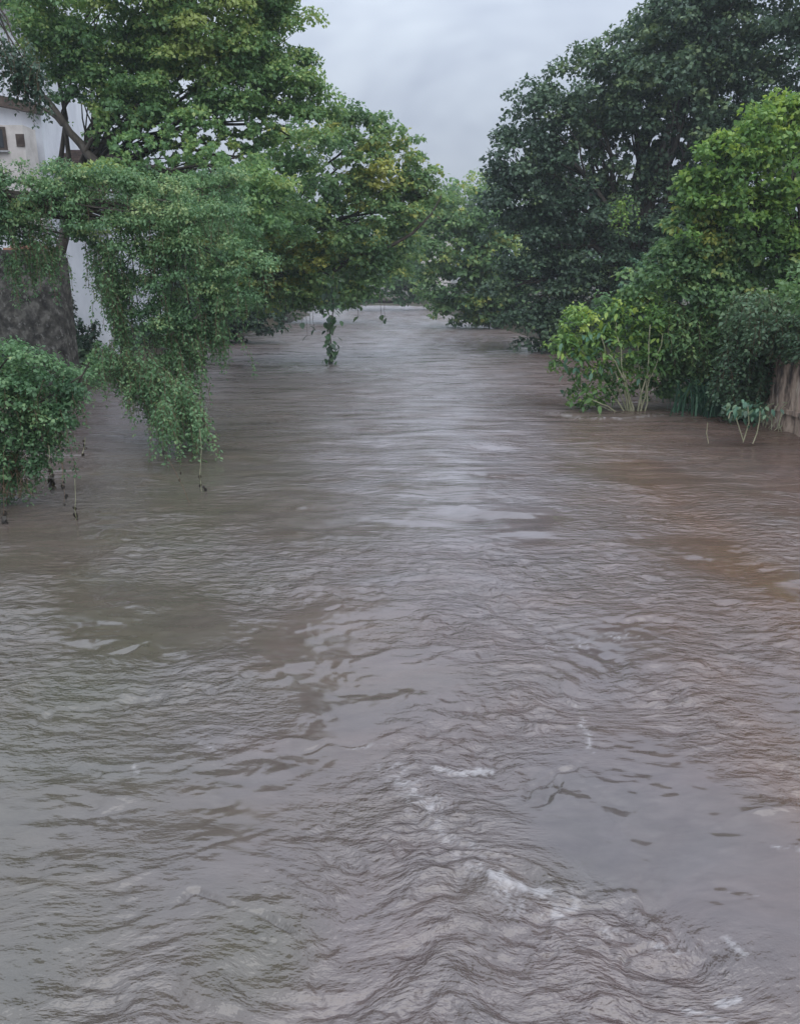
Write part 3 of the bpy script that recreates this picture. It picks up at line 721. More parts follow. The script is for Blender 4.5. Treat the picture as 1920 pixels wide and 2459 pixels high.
# dark spray hanging over the house front
sp = empty('hanging_bough', at(40, 40, 24), 'dark leafy bough hanging in front of the white house at top left', 'branch')
q = rs(92); bp_ = [(-60, -60), (20, 60), (60, 130), (95, 190), (30, 120), (-20, 80)]
paths = [(curve(at(-120, -120, 24), at(x_, y_, 24), q, 7, sag=-.05), np.linspace(.05, .012, 7)) for x_, y_ in bp_]
tubes('stem', paths, BARK, sp, 5)
tops = [at(bx + q.normal() * 16, by + q.normal() * 22, 24 + q.normal() * .4) for bx, by in bp_[2:6] for _ in range(9)] + \
       [at(-10 + 105 * t + q.normal() * 9, 95 + 90 * t + q.normal() * 12, 24 + q.normal() * .3) for t in q.rand(70)] + [at(50 + q.normal() * 9, 150 + q.rand() * 40, 24) for _ in range(26)]
drapes('leaf_spray', sp, L_DARK, tops, 93, length=(.25, .95), leaf=.11, gap=.05, aspect=.34, tint0=.35)

T2_LOBES = [(850, 370, 92), (925, 420, 85), (995, 425, 48), (770, 420, 110), (700, 550, 120), (850, 540, 115), (945, 510, 75), (790, 660, 85), (650, 670, 100),
            (890, 640, 70), (560, 560, 110), (1020, 470, 35), (860, 315, 40), (600, 720, 55), (720, 715, 40), (960, 600, 60, 4)]
t2 = empty('overhanging_tree', (-13.5, 47, 1.2), 'broad leaved tree leaning out over the middle of the river from left bank', 'tree')
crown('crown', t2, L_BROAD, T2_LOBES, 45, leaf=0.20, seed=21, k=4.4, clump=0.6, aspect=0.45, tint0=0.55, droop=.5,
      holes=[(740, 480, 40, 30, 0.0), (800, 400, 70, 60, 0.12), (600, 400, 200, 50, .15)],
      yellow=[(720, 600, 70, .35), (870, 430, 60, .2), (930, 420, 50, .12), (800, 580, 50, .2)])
limbs(t2, (-13.5, 47, 0.9), at(640, 660, 46), T2_LOBES, 45, 22, 0.26, twigs=4)
q = rs(94)
pp = np.array([at(*v) for v in ((800, 650, 44.2), (860, 612, 44), (930, 596, 43.9), (990, 560, 43.8), (1035, 515, 43.8), (1060, 470, 43.8))])
tubes('bowed_branch', [(pp, [.13, .11, .09, .075, .05, .03]), (np.array([at(1010, 540, 43.8), at(975, 500, 43.7), at(965, 480, 43.7)]), .03)], BARK, t2, 6)
# leafy vine dangling into the water
vine = empty('dangling_vine', at(796, 700, 43), 'leafy vine dangling from the overhanging tree down to mid river', 'vine')
q = rs(95)
vp = np.array([at(x_, y_, 43) for x_, y_ in ((800, 660), (796, 700), (802, 740), (790, 790), (796, 830), (790, 872))])
tubes('stem', [(vp, .03)], BARK, vine, 5)
def big_leaf(name, mat, w=0.5, fold=0.15):
    x = np.array([0, .12, .35, .6, .85, 1.0]); hw = np.array([.02, .3, .48, .42, .2, 0.0]) * w
    zc = -0.25 * x ** 2
    V = [];
    for k in range(6): V += [(x[k], -hw[k], zc[k] + fold * hw[k]), (x[k], 0, zc[k]), (x[k], hw[k], zc[k] + fold * hw[k])]
    F = []
    for k in range(5):
        a = k * 3; F += [(a, a + 1, a + 4, a + 3), (a + 1, a + 2, a + 5, a + 4)]
    me = raw_mesh(name, np.array(V), np.array(F), attrs={'tint': ('FACE', np.full(len(F), .5))}); me.materials.append(mat); return me
def leaf_variants(mat, tints, w=.5):
    out = []
    for t in tints:
        m = big_leaf('leaf', mat, w); m.attributes['tint'].data.foreach_set('value', np.full(10, t, dtype=np.float32)); out.append(m)
    return out
def put_leaf(parent, me, p, size, yaw, pitch, roll=0):
    o = bpy.data.objects.new('leaf', me); COL.objects.link(o); o.parent = parent
    o.location = tuple(float(v) for v in np.asarray(p) - np.array(parent.location)); o.scale = (size,) * 3
    o.rotation_euler = (roll, pitch, yaw)
LV = leaf_variants(L_DARK, (.2, .5, .8), .75) + leaf_variants(L_MID, (.1, .3), .75)
for k in range(120):
    t = q.rand(); i0 = min(int(t * 5), 4); f_ = t * 5 - i0; p = vp[i0] * (1 - f_) + vp[i0 + 1] * f_
    wv = 0.42 * (1.2 - .4 * t) if t < .97 else .5
    p = p + np.array([q.normal() * wv * .55, q.normal() * .2, q.normal() * .08])
    put_leaf(vine, LV[q.randint(5)], p, .27 + .12 * q.rand(), q.rand() * 6.28, .3 + q.rand() * .9, q.normal() * .4)
for x_, y_ in ((690, 775), (725, 775), (755, 790), (738, 806), (672, 748), (655, 740), (705, 750), (860, 760), (915, 757), (925, 765), (640, 735), (745, 782)):
    put_leaf(vine, LV[q.randint(5)], at(x_, y_, 43), .42, q.rand() * 6.28, .6, q.normal() * .4)
    tubes('stem', [(curve(at(x_ - 4, y_ - 55, 43.3), at(x_, y_, 43), q, 4), .012)], BARK, vine, 3)

# feathery drooping tree
T3Y = 23.0
T3_LOBES = [(40, 470, 85), (150, 500, 85), (270, 500, 90), (390, 520, 95), (500, 570, 95), (560, 660, 80), (320, 600, 75), (420, 660, 95), (460, 750, 62),
            (400, 780, 58), (350, 710, 42), (60, 540, 55), (425, 850, 45), (350, 880, 38), (290, 640, 40), (-60, 500, 100), (520, 480, 70, 2), (210, 580, 40), (-60, 420, 60)]
t3 = empty('feathery_tree', (-16.0, T3Y + 1, 1.2), 'fine leaved feathery tree arching from left edge and drooping into the river', 'tree')
_, cl = crown('crown', t3, L_FEATHER, T3_LOBES, T3Y, leaf=0.092, seed=31, k=2.8, clump=0.38, aspect=0.3, tint0=0.55, droop=.7, ragged=.4,
      holes=[(210, 720, 62, 130, -1.0), (165, 640, 40, 60, -1), (60, 780, 120, 95, .12), (60, 630, 90, 50, 0.0), (250, 700, 30, 50, -1)],
      yellow=[(200, 500, 70, .1), (420, 560, 80, .15)])
limbs(t3, (-16.2, T3Y + 1, .9), at(-140, 480, T3Y), T3_LOBES, T3Y, 32, 0.13, twigs=4, via=(430, 560, 590))
q = rs(96)
sel = cl[q.permutation(len(cl))[:520]]
def px_of(P):
    q_ = P - np.array([0, 0, CAM_H]); f = q_[:, 1] * math.cos(PITCH) - q_[:, 2] * math.sin(PITCH)
    u = q_[:, 1] * math.sin(PITCH) + q_[:, 2] * math.cos(PITCH)
    return W0 / 2 + q_[:, 0] / f * FPX, H0 / 2 - u / f * FPX
sx, sy = px_of(sel)
sel = sel[~((sx > 90) & (sx < 265) & (sy > 480) & (sy < 860)) & ~((sx < 110) & (sy > 530))]
extra = []
for (x0, y0, x1, y1, n_, w_) in ((430, 800, 440, 900, 90, 26), (350, 850, 390, 960, 120, 26), (400, 900, 460, 1010, 110, 24), (300, 850, 350, 930, 70, 24), (380, 960, 395, 1010, 40, 10), (470, 960, 488, 1020, 20, 7), (250, 830, 300, 880, 70, 20), (500, 720, 520, 800, 60, 22), (60, 560, 110, 600, 60, 26), (262, 640, 285, 800, 90, 10), (215, 560, 262, 690, 70, 12), (30, 570, 40, 640, 30, 18)):
    for t in q.rand(n_): extra.append(at(x0 + (x1 - x0) * t + q.normal() * w_, y0 + (y1 - y0) * t + q.normal() * w_ * .8, T3Y - 3.5 * (max(0, y0 - 800) / 200) + q.normal() * .4))
drapes('leafy_streamer', t3, L_FEATHER, list(sel) + extra, 97, length=(.35, 1.15), leaf=.095, gap=.045, aspect=.28, tint0=.5, lean=(.12, -.05))

cv = empty('wall_creeper', at(165, 700, 36), 'dark creeper strand hanging in front of the bright white wall', 'vine')
q = rs(196)
drapes('leafy_streamer', cv, L_DARK, [at(164 + q.normal() * 5, 715 + q.normal() * 8, 36.5 + q.normal() * .1) for _ in range(9)] + [at(150 + 80 * q.rand(), 775 + q.normal() * 8, 36.5) for _ in range(30)], 197, length=(.4, 1.1), leaf=.16, gap=.07, aspect=.4, tint0=.2)
# dark bank shrubs
def shrub(name, label, cat, lobes, Y, mat, base, seed, leaf, k=2.3, clump=.4, r0=.09, tint0=.4, group=None, droop=.3, twigs=2, **kw):
    o = empty(name, base, label, cat, group)
    crown('foliage', o, mat, lobes, Y, leaf=leaf, seed=seed, k=k, clump=clump, tint0=tint0, droop=droop, **kw)
    r_ = rs(seed + 1); ps = []
    b = np.array(base, float)
    for lb in lobes:
        c = at(lb[0], lb[1], Y + (lb[3] if len(lb) > 3 else 0))
        s0 = b + np.array([r_.normal() * .25, r_.normal() * .25, -.2])
        st = tubes('stem', [(curve(s0, c, r_, 7, wob=.1), np.linspace(r0, r0 * .3, 7))], BARK, o, 5)
    return o
shrub('bank_shrub', 'dark rounded shrub at water edge under the overhanging tree', 'shrub',
      [(560, 740, 60), (600, 775, 38), (520, 770, 55), (460, 800, 50), (590, 715, 45), (480, 730, 60), (600, 792, 34), (555, 800, 40), (640, 775, 34), (500, 808, 42), (450, 830, 40)], 57, L_DARK, (-12.5, 57.5, .6), 41, .24, clump=.6, tint0=.3, k=4)
f4 = empty('foreground_bush', (-9.6, 16.5, .1), 'dense small leaved bush in the near left corner of the river', 'bush')
L4 = [(40, 900, 75), (110, 930, 65), (30, 1000, 90), (110, 1010, 60), (60, 1090, 65), (-60, 950, 120), (150, 960, 38), (20, 860, 40, .5), (-10, 1130, 50), (-80, 1100, 90), (150, 880, 28, .5), (215, 870, 30, 6), (200, 900, 34, 5)]
_, cl4 = crown('foliage', f4, L_FEATHER, L4, 16, leaf=.08, seed=43, k=3.4, clump=.26, aspect=.38, tint0=.4, droop=.6, ragged=.4, yellow=[(90, 980, 40, .25)])
q = rs(44); ps = [(curve((-10.2 + q.normal() * .3, 16.8, -.3), at(lb[0], lb[1], 16), q, 7, wob=.1), np.linspace(.05, .015, 7)) for lb in L4]
for p_ in ps: tubes('stem', [p_], BARK, f4, 5)
drapes('leafy_streamer', f4, L_FEATHER, list(cl4[q.permutation(len(cl4))[:330]]) + [at(30 + q.normal() * 30, 1120 + q.normal() * 15, 15.8) for _ in range(30)], 45, length=(.25, .8), leaf=.075, gap=.035, aspect=.32, tint0=.42)
tubes('bare_twig', [(curve(at(25 + q.normal() * 28, 1090, 15.8), at(20 + q.normal() * 35, 1195, 15.6), q, 5, wob=.12), .006) for _ in range(26)], TWIG_BROWN, f4, 3)

# thin hanging vines ending in dark wet leaf clots
HV = leaf_variants(L_DEAD, (.1, .5, .9), .8)
def hanging(px0, py0, pts, Y, label, seed, clots):
    q = rs(seed); o = empty('hanging_string', at(px0, py0, Y), label, 'vine', 'thin vines hanging at the left bank')
    P = np.array([at(px0, py0, Y)] + [at(x_, y_, Y) for x_, y_ in pts])
    tubes('stem', [(P, .0065)], BARK_PALE if seed % 2 else TWIG_BROWN, o, 4)
    for cx, cy, n_, sz in clots:
        for _ in range(n_):
            put_leaf(o, HV[q.randint(3)], at(cx + q.normal() * 3.0, cy + q.normal() * 7, Y), sz * (.7 + .6 * q.rand()), q.rand() * 6.28, .5 + q.rand(), q.normal() * .5)
hanging(480, 1030, [(484, 1080), (480, 1140), (484, 1180), (486, 1195)], 17, 'green thread vine ending in two dark clots, rightmost of those at left', 51, [(487, 1016, 5, .09), (497, 1062, 3, .07), (482, 1142, 4, .08), (486, 1178, 9, .10), (482, 1190, 4, .09)])
hanging(395, 1085, [(420, 1130), (440, 1170), (452, 1200), (462, 1220), (459, 1255)], 16, 'slanting brown twig vine with a dark clot just above the water', 52, [(395, 1080, 4, .08), (434, 1150, 2, .06), (462, 1222, 3, .06), (459, 1243, 9, .10), (461, 1258, 3, .07)])
hanging(118, 1070, [(120, 1110), (124, 1150), (128, 1175)], 15.5, 'thick dark clotted vine hanging below the foreground bush', 53, [(119, 1100, 6, .08), (122, 1125, 6, .08), (126, 1150, 14, .11), (128, 1168, 6, .09)])
hanging(150, 1110, [(151, 1160), (156, 1185), (155, 1205)], 15.3, 'short vine with three small dark clots right of the thick clotted vine', 54, [(151, 1166, 5, .08), (157, 1188, 4, .07), (155, 1204, 3, .06)])
hanging(180, 1150, [(182, 1200), (180, 1225), (184, 1245), (178, 1252)], 14.8, 'thin vine with forked dark tip lowest beside the foreground bush', 55, [(182, 1224, 5, .09), (184, 1238, 4, .08), (178, 1251, 2, .07)])
hanging(8, 1120, [(10, 1180), (10, 1220), (9, 1245)], 14.6, 'vine with one round dark clot at the extreme left edge', 56, [(9, 1240, 14, .10), (12, 1250, 8, .09)])
hanging(205, 1050, [(204, 1070), (198, 1090)], 15.2, 'tiny dark tipped twig hanging right of the foreground bush', 57, [(204, 1066, 3, .07), (199, 1085, 3, .06)])

# ------------------------------------------------------------------ far trees that close the river
def far_tree(name, label, lobes, Y, mat, base, seed, leaf, k=2.0, clump=.9, tint0=.45, group=None, twigs=2, r0=.25, cat='tree', **kw):
    o = empty(name, base, label, cat, group)
    crown('crown', o, mat, lobes, Y, leaf=leaf, seed=seed, k=k, clump=clump, tint0=tint0, **kw)
    c = at(lobes[0][0], lobes[0][1] + lobes[0][2] * .6, Y)
    limbs(o, base, c, lobes, Y, seed + 3, r0, twigs=twigs)
    return o
far_tree('riverside_tree', 'mid green tree drooping to the water at the right of the river end', [(1120, 520, 65), (1080, 590, 70), (1150, 620, 75), (1100, 680, 70), (1160, 720, 55), (1060, 520, 45), (1175, 560, 60), (1050, 680, 45), (1130, 750, 40), (1190, 680, 60), (1210, 620, 60), (1235, 700, 55), (1190, 755, 36), (1080, 745, 30)],
         74, L_BROAD, (10.5, 76, .9), 61, .36, clump=.85, tint0=.5, k=5, droop=.6)
far_tree('riverbend_tree', 'hazy green tree behind the bend where the river disappears', [(930, 640, 60), (880, 680, 50), (1000, 640, 55), (960, 580, 60), (1010, 560, 50), (980, 690, 40), (900, 600, 60), (860, 620, 60), (1020, 700, 35)],
         112, L_MID, (4.5, 116, 1.2), 63, .5, clump=1.3, tint0=.5, k=4.5)
far_tree('distant_tree', 'distant olive topped tree in the gap of sky above the river end', [(1090, 480, 45), (1130, 470, 45), (1050, 520, 50), (1160, 500, 50), (1100, 540, 60), (1180, 470, 40)],
         135, L_MID, (14, 140, 1.3), 65, .6, clump=1.5, tint0=.62, k=2.2)
far_tree('left_bend_tree', 'dark green tree on left bank far behind the dangling vine', [(760, 680, 70), (820, 690, 45), (700, 640, 90), (640, 600, 110), (780, 600, 80), (860, 640, 50), (840, 560, 70), (560, 640, 110), (500, 700, 80), (700, 735, 36), (650, 745, 40), (745, 722, 32), (790, 715, 26)],
         82, L_MID, (-15, 84, 1.2), 67, .42, clump=1.0, tint0=.4, k=4)
far_tree('backdrop_tree', 'dark tree behind the feathery tree on left bank', [(330, 620, 120), (450, 600, 120), (560, 540, 120), (380, 740, 100), (500, 720, 100), (300, 520, 90)],
         64, L_DARK, (-20, 66, 1.3), 69, .36, clump=.9, tint0=.6, k=3.5, holes=[(180, 650, 110, 250, -1)])
q = rs(70)
for k_, (x_, Yd, rr_, lab) in enumerate(((-46, 150, 5.5, 'round far tree far left behind the white house'), (-34, 142, 5.0, 'far tree left of the river bend, behind the left bank trees'), (-22, 150, 5.5, 'far tree directly behind the left bend tree'),
                                 (24, 150, 5.5, 'far tree behind the dark canopy, nearest the river end'), (38, 146, 6, 'far tree hidden deep behind the dark canopy'), (54, 150, 6, 'far tree behind the canopy at far right'))):
    cpx = W0 / 2 + x_ / Yd * FPX; L_ = [(cpx + q.normal() * 25, 610 + q.normal() * 20, rr_ / ppm(Yd) * .8) for _ in range(3)]
    far_tree('horizon_tree', lab, L_, Yd, L_MID, (x_, Yd + 1, 1.3), 200 + k_, .9, clump=1.6, k=3, tint0=.45, group='far trees along the horizon', twigs=0)
# fallen trunk and red earth bank at the river end
log = tubes('fallen_trunk', [(np.array([at(838, 722, 118), at(880, 722, 118), at(930, 724, 118), at(985, 723, 117)]), [.22, .28, .28, .2])], BARK)
tag(log, 'dark straight fallen trunk lying across the end of the river', 'log')
# orange roof glimpse
fh = empty('orange_roof_house', (at(1040, 540, 150)[0], 150, 1.3), 'small far house with orange roof glimpsed above the river end', 'house')
p0, p1 = pz(1010, 560, 150), pz(1085, 530, 150)
part_box('wall', fh, PINK, (p0[0], 150, .9), (p1[0], 156, p1[1]))
prism('roof', [pz(1000, 531, 150), pz(1095, 531, 150), pz(1070, 505, 150), pz(1030, 500, 150)], 149.5, 156.5, BRICK, fh)

# ------------------------------------------------------------------ right bank
G_LOBES = [(1660, 110, 130), (1850, 60, 190), (1520, 165, 95), (1400, 240, 95), (1300, 290, 80), (1250, 390, 78), (1240, 480, 70), (1255, 580, 75), (1285, 680, 80), (1330, 770, 65),
           (1390, 570, 130, 1), (1560, 500, 130, 2), (1480, 640, 130, 1), (1690, 290, 150), (1860, 240, 160), (1760, 450, 150, 1), (1410, 750, 90), (1560, 730, 110, 1), (1560, 260, 120, 1),
           (1430, 380, 110, 2), (1330, 430, 90), (1620, 40, 60), (1760, 30, 120), (1650, 400, 100, 3), (1700, 640, 130, 2), (1880, 420, 140, 2), (1340, 800, 40), (1480, 400, 110, 5), (1560, 330, 120, 5), (1850, 640, 120, 1), (1780, 760, 110, 1), (1620, 560, 150, 5), (1400, 660, 120, 4), (1370, 330, 90, 3), (1640, 200, 140, 4), (1300, 520, 90, 3), (1480, 780, 80, 0), (1290, 800, 48), (1245, 765, 45), (1380, 835, 36), (1215, 700, 50)]
gt = empty('dark_canopy_tree', (13.5, 51, 1.2), 'huge dark blue-green tree filling the right side of the sky', 'tree')
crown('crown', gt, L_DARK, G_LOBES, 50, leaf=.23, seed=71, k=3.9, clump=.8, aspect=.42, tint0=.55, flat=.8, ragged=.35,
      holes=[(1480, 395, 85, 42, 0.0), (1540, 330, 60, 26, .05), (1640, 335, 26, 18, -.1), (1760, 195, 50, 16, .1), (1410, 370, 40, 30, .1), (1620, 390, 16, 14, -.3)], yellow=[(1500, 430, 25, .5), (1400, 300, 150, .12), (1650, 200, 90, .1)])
limbs(gt, (13.5, 51, .9), at(1520, 640, 51), G_LOBES, 50, 72, .45, twigs=3)
pb = empty('pale_hanging_growth', at(1490, 500, 47), 'pale dried growth hanging in the dark canopy tree', 'plant')
q = rs(73); drapes('pale_leaves', pb, L_BRIGHT, [at(1490 + q.normal() * 14, 485 + q.normal() * 12, 45) for _ in range(14)], 74, length=(.5, 1.4), leaf=.2, gap=.12, tint0=.5)

H_LOBES = [(1860, 310, 70), (1780, 360, 60), (1720, 400, 62), (1690, 470, 55), (1790, 450, 85), (1890, 400, 90), (1900, 520, 80), (1700, 530, 60), (1790, 540, 80), (1930, 300, 60), (1900, 270, 30), (1710, 350, 30), (1660, 440, 25), (1930, 600, 70), (1850, 600, 80, 1)]
ht = empty('bright_tree', (15.5, 28, 1.2), 'bright yellow-green tree at right edge in front of the dark canopy', 'tree')
crown('crown', ht, L_BRIGHT, H_LOBES, 28, leaf=.16, seed=75, k=4.2, clump=.36, aspect=.42, tint0=.32, flat=.9, ragged=.55, yellow=[(1800, 400, 110, .14), (1870, 300, 70, .2)])
limbs(ht, (15.5, 28, .9), at(1880, 600, 28.3), H_LOBES, 28, 76, .18, twigs=3)
shrub('tangled_thicket', 'tangled mid green thicket spilling over the right bank below the bright tree', 'shrub',
      [(1700, 620, 70), (1790, 630, 80), (1890, 640, 85), (1640, 640, 50), (1620, 720, 70), (1710, 720, 80), (1800, 740, 80), (1880, 750, 75), (1650, 810, 60), (1590, 800, 60), (1720, 810, 60), (1580, 870, 50, .5), (1640, 880, 50, .5), (1590, 650, 60), (1540, 710, 55), (1490, 745, 45), (1660, 560, 60), (1740, 560, 60), (1620, 600, 40), (1560, 925, 36), (1640, 930, 36), (1700, 905, 45), (1610, 940, 26)],
      28.5, L_BROAD, (13.8, 29.5, 1.0), 77, .15, clump=.38, tint0=.42, droop=.7, k=3.8, yellow=[(1680, 600, 60, .2), (1740, 580, 60, .15)])
q = rs(78)
vt = empty('vine_curtain', at(1820, 800, 26.5), 'dense vine curtain hanging over the top of the retaining wall', 'vine')
drapes('leafy_streamer', vt, L_TRAIL, [at(1755 + 205 * q.rand(), 700 + 110 * q.rand(), 26.2 + q.normal() * .5) for _ in range(360)], 79, length=(.7, 1.7), leaf=.13, gap=.07, aspect=.4, tint0=.6, spread=.16, minz=.5)
drapes('leafy_streamer', vt, L_TRAIL, [at(1790 + 50 * q.rand(), 800 + 60 * q.rand(), 25.8 + q.normal() * .2) for _ in range(60)], 80, length=(1.0, 2.2), leaf=.12, gap=.07, aspect=.4, tint0=.5, spread=.14)
drapes('leafy_streamer', vt, L_TRAIL, [at(1800 + 160 * q.rand(), 745 + 60 * q.rand(), 24.6 + q.normal() * .2) for _ in range(170)], 180, length=(.3, .75), leaf=.12, gap=.07, aspect=.4, tint0=.45, spread=.14)
drapes('leafy_streamer', vt, L_TRAIL, [at(1735 + 100 * q.rand(), 820 + 80 * q.rand(), 25.6 + q.normal() * .25) for _ in range(150)], 181, length=(.6, 1.5), leaf=.12, gap=.07, aspect=.4, tint0=.4, spread=.15)
tp_ = [A + (wp1 - A) * t + np.array([-.12 - .25 * q.rand(), 0, wtop + .05 - .25 * q.rand()]) for t in q.rand(330) ** 1.5 * .55]
drapes('leafy_streamer', vt, L_TRAIL, tp_, 182, length=(1.3, 2.7), leaf=.12, gap=.09, aspect=.4, tint0=.4, spread=.14, sway=.1)
tp_ = [A + (wp1 - A) * t + np.array([-.12 - .2 * q.rand(), 0, wtop + .1 * q.rand()]) for t in .6 + 1.2 * q.rand(260)]
drapes('leafy_streamer', vt, L_TRAIL, tp_, 183, length=(.3, .75), leaf=.12, gap=.08, aspect=.4, tint0=.45, spread=.14, sway=.1)
gp = empty('streamer_shrub', at(1690, 760, 27), 'grassy leaved plant trailing down the bank between thicket and wall', 'shrub')
drapes('leafy_streamer', gp, L_BROAD, [at(1600 + 130 * q.rand(), 720 + 130 * q.rand(), 28.2 + q.normal() * .4) for _ in range(300)], 81, length=(.6, 1.3), leaf=.19, minz=.6, gap=.07, aspect=.22, tint0=.5, spread=.12)

# blue-green arching fronds
def fronds(name, label, base, Y, tips, mat, seed, seg=.16, leafL=.3, cat='plant', rise=.35, asp=.13):
    q = rs(seed); o = empty(name, base, label, cat)
    for (tx, ty) in tips:
        e = at(tx, ty, Y + q.normal() * .4); b = np.array(base) + q.normal(size=3) * .1
        n_ = 22; t = np.linspace(0, 1, n_)[:, None]; Lg = np.linalg.norm(e - b)
        mid = (b + e) / 2 + np.array([0, 0, rise * Lg]); p = (1 - t) ** 2 * b + 2 * t * (1 - t) * mid + t * t * e
        st = tubes('frond', [(p, np.linspace(.025, .006, n_))], BARK_PALE, o, 4)
        dv_ = np.gradient(p, axis=0); dv_ /= np.linalg.norm(dv_, axis=1, keepdims=True)
        side = np.cross(dv_, [0, 0, 1.0]); side /= np.linalg.norm(side, axis=1, keepdims=True) + 1e-9
        k0 = 4; C = np.concatenate([p[k0:], p[k0:], (p[k0:-1] + p[k0 + 1:]) / 2, (p[k0:-1] + p[k0 + 1:]) / 2])
        sd = np.concatenate([side[k0:], -side[k0:], side[k0:-1], -side[k0:-1]]); dd_ = np.concatenate([dv_[k0:], dv_[k0:], dv_[k0:-1], dv_[k0:-1]])
        D = sd + dd_ * .5 + np.array([0, 0, -.35]) + q.normal(size=C.shape) * .12
        N = np.tile([0, 0, 1.0], (len(C), 1)) + q.normal(size=C.shape) * .2
        L = leafL * (.7 + .5 * q.rand(len(C)))
        link_mesh('leaflet_row', leaves_mesh('leaflet_row', C, D, N, L, L * asp, .5 + q.normal(size=len(C)) * .2), mat, o)
        LEAF_TOTAL[0] += len(C)
    return o
q = rs(82)
fronds('frond_plant', 'blue-green plant with arching fronds above the half drowned shrub', at(1600, 800, 31), 31,
       [(1490, 680), (1500, 640), (1520, 620), (1545, 606), (1570, 600), (1600, 603), (1620, 620), (1500, 710), (1530, 690), (1560, 680), (1590, 670), (1630, 650), (1550, 640), (1580, 640), (1610, 700), (1510, 740), (1480, 720), (1640, 700), (1540, 730), (1575, 720)], L_BLUE, 83)

# half drowned shrub: pale stems and single leaves
js = empty('drowned_shrub', on_water(1510, 982), 'yellow-green shrub with pale splayed stems standing alone in the water', 'shrub')
JY = float(js.location[1])
q = rs(84)
J_L = [(1400, 790, 55), (1450, 775, 50), (1510, 770, 55), (1570, 780, 50), (1380, 850, 50), (1450, 850, 60), (1530, 850, 55), (1420, 930, 45), (1400, 970, 35), (1350, 830, 30), (1560, 870, 45), (1480, 910, 40), (1600, 820, 45, .5)]
crown('foliage', js, L_BRIGHT, J_L, JY, leaf=.15, seed=85, k=2.6, clump=.3, aspect=.36, tint0=.28, droop=.6, ragged=.4, yellow=[(1400, 780, 60, .25), (1560, 800, 40, .12)])
stems = [(1505, 985, 1395, 840), (1510, 985, 1440, 800), (1515, 985, 1480, 760), (1520, 985, 1460, 850), (1530, 985, 1560, 780), (1535, 985, 1580, 860), (1500, 985, 1420, 960), (1540, 985, 1530, 830), (1522, 985, 1500, 900), (1545, 985, 1590, 800), (1515, 985, 1475, 890), (1500, 986, 1440, 975)]
for (a_, b_, c_, d_) in stems:
    s0 = at(a_, b_, JY - .35); e0_ = at(c_, d_, JY - .75 + q.normal() * .2)
    tubes('stem', [(curve(s0 - np.array([0, 0, .2]), e0_, q, 7, wob=.05, up=.05), np.linspace(.036, .014, 7))], BARK_PALE, js, 5)
LVJ = leaf_variants(L_BRIGHT, (.05, .3, .55, .8), .42) + leaf_variants(L_BLUE, (.4, .8), .42)
for k_ in range(260):
    if k_ < 150: lb = J_L[q.randint(len(J_L))]; x_, y_ = lb[0] + q.normal() * lb[2] * .55, lb[1] + q.normal() * lb[2] * .5
    else: x_, y_ = 1440 + q.normal() * 42, 860 + q.normal() * 40
    yv = JY - .55 - .3 * q.rand()
    bias = 0 if y_ > 850 else 2
    me = LVJ[q.randint(4, 6)] if (k_ >= 150 and q.rand() < .6) else LVJ[min(3, q.randint(0, 2) + (bias if q.rand() < .6 else 0))]
    p = at(x_, y_, yv)
    if p[2] > .1: put_leaf(js, me, p, .24 + .14 * q.rand(), q.rand() * 6.28, .1 + q.rand() * .8, q.normal() * .35)
fr_ = on_water(1480, 985)
# reed clump
def blades(name, label, base, n_, hgt, mat, seed, spread=.35, bend=.7, w=.02, cat='reeds'):
    q = rs(seed); V, F = [], []; off = 0; base = np.asarray(base, float)
    for _ in range(n_):
        a = q.rand() * 6.28; h_ = hgt * (.5 + .6 * q.rand()); b = base + np.array([q.normal() * spread, q.normal() * spread, -.1])
        d = np.array([math.cos(a), math.sin(a), 0]); s_ = np.array([-d[1], d[0], 0]); K = 6
        for k in range(K):
            t = k / (K - 1); p = b + d * bend * h_ * t * t + np.array([0, 0, h_ * (t - .45 * bend * t ** 3)])
            ww = w * (1 - t) ** .6 + .001
            V += [p - s_ * ww, p + s_ * ww]
        for k in range(K - 1): F.append((off + 2 * k, off + 2 * k + 1, off + 2 * k + 3, off + 2 * k + 2))
        off += 2 * K
    V = np.array(V); F = np.array(F)
    o = link_mesh(name, raw_mesh(name, V, F, attrs={'tint': ('FACE', np.repeat(np.clip(.5 + q.normal(size=n_) * .22, 0, 1), 5))}), mat)
    return tag(o, label, cat)
rb_ = on_water(1690, 968)
blades('reed_clump', 'clump of long arching grass blades at the waterline under the thicket', on_water(1690, 990) + np.array([0, 0, .02]), 190, 2.0, L_BLUE, 86, w=.035, spread=.45)
blades('dry_reed_clump', 'yellowing dry blades beside the arching grass clump', on_water(1742, 990), 24, 1.7, leaf_mat('dry_blade', [(0, (.2, .12, .05)), (1, (.38, .3, .12))]), 87, spread=.15, w=.022)
blades('waterline_grass', 'short dark grass tuft left of the arching grass clump', on_water(1620, 962) + np.array([0, .4, 0]), 90, .9, L_DARK, 88, w=.02)
q = rs(89)
deb = tubes('driftwood_tangle', [(curve(on_water(1690 + q.normal() * 22, 972) + np.array([0, .2, .05]), on_water(1790 + q.normal() * 18, 965) + np.array([0, .4, .25 + .5 * q.rand()]), q, 6, wob=.12), np.linspace(.045, .015, 6)) for _ in range(22)], TWIG_BROWN)
tag(deb, 'brown tangle of driftwood sticks washed against the right bank', 'driftwood', kind='stuff')

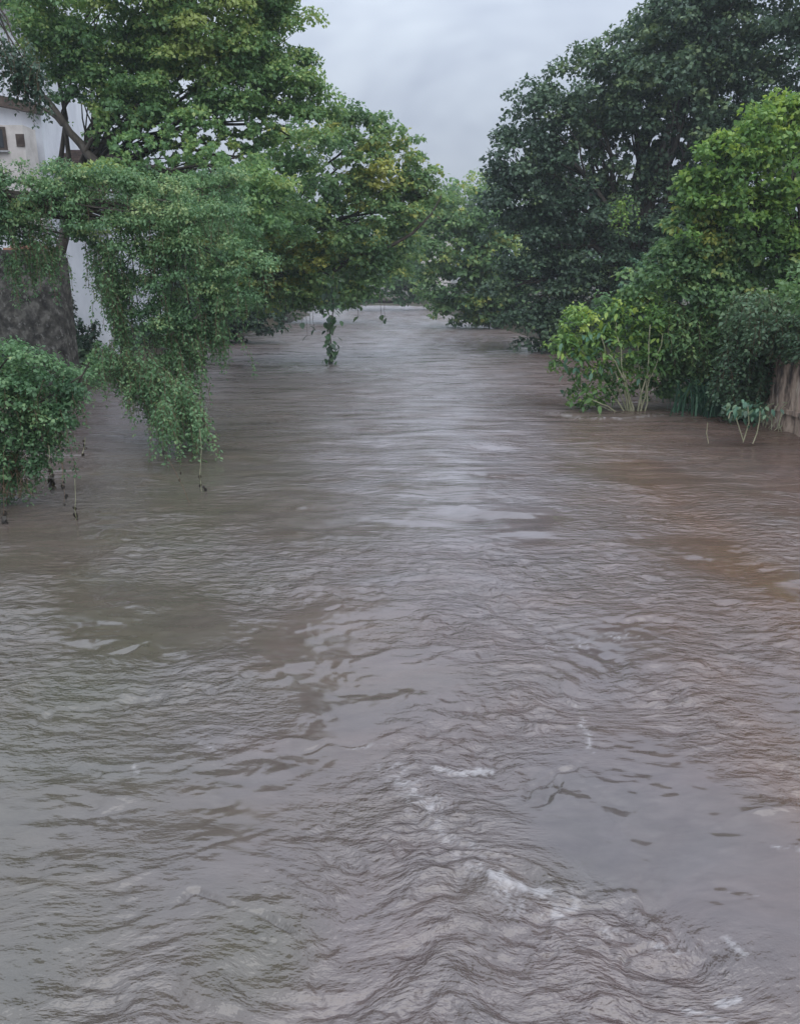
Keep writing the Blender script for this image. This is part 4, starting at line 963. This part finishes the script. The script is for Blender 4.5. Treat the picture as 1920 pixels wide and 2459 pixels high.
# three pale stalks with tufted heads near the wall
st3 = empty('flooded_stalks', on_water(1790, 1070), 'weed of three pale stalks with leafy heads in the water beside retaining wall', 'plant')
SY3 = float(st3.location[1]); q = rs(90)
for pts in (((1784, 1060), (1768, 1010), (1762, 985), (1752, 990), (1748, 1005)), ((1783, 1062), (1797, 1015), (1794, 975)), ((1806, 1066), (1816, 1040), (1822, 1010), (1824, 975))):
    tubes('stalk', [(np.array([at(x_, y_, SY3) for x_, y_ in pts]), .016)], BARK_PALE, st3, 5)
tubes('stalk', [(np.array([at(x_, y_, SY3) for x_, y_ in ((1698, 1015), (1695, 1040), (1700, 1065))]), .01)], BARK_PALE, st3, 5)
LM = leaf_variants(L_BLUE, (.3, .7), .5) + leaf_variants(L_DARK, (.3, .8), .5)
for k_ in range(110):
    x_, y_ = 1800 + q.normal() * 26, 985 + q.normal() * 14
    p = at(x_, y_, SY3 + .2 + q.normal() * .25)
    if p[2] > .05: put_leaf(st3, LM[q.randint(4)], p, .16 + .1 * q.rand(), q.rand() * 6.28, .2 + q.rand() * .7, q.normal() * .3)

# low growth that hides the bank edges
def edge_cover(side, y0, y1, n_, seed, mat, name):
    q = rs(seed); yy = y0 + (y1 - y0) * q.rand(n_)
    xx = (right_bank(yy) + .9 + np.abs(q.normal(size=n_)) * 1.4) if side > 0 else (left_bank(yy) - .9 - np.abs(q.normal(size=n_)) * 1.4)
    zz = np.clip((np.abs(xx) - np.abs(right_bank(yy) if side > 0 else left_bank(yy))) * .8, 0, 1.3) + np.abs(q.normal(size=n_)) * .3
    C = np.stack([xx, yy, zz], 1); D = rand_dirs(q, n_) + np.array([-side * .4, -.3, .3]); N = rand_dirs(q, n_) * .6 + np.array([0, 0, .8])
    L = .22 + .2 * q.rand(n_); LEAF_TOTAL[0] += n_
    cl_ = perlin(xx * .8, yy * .8, seed) > -.25; C, D, N, L = C[cl_], D[cl_], N[cl_], L[cl_]
    tag(link_mesh(name, leaves_mesh(name, C, D, N, L, L * .35, .45 + q.normal(size=len(C)) * .2), mat), kind='stuff')
shrub('wall_top_bush', 'green bush growing on top of the retaining wall at right edge', 'bush',
      [(1990, 700, 90), (2120, 720, 110), (2260, 740, 120), (2400, 760, 120)], 23, L_BROAD, (14.5, 23.5, 1.2), 191, .16, clump=.4, k=2.6)
edge_cover(1, 8, 27, 9000, 303, L_BROAD, 'undergrowth')
edge_cover(1, 27, 110, 26000, 301, L_DARK, 'undergrowth')
edge_cover(-1, 18, 110, 26000, 302, L_DARK, 'undergrowth')
print('LEAVES', LEAF_TOTAL[0])
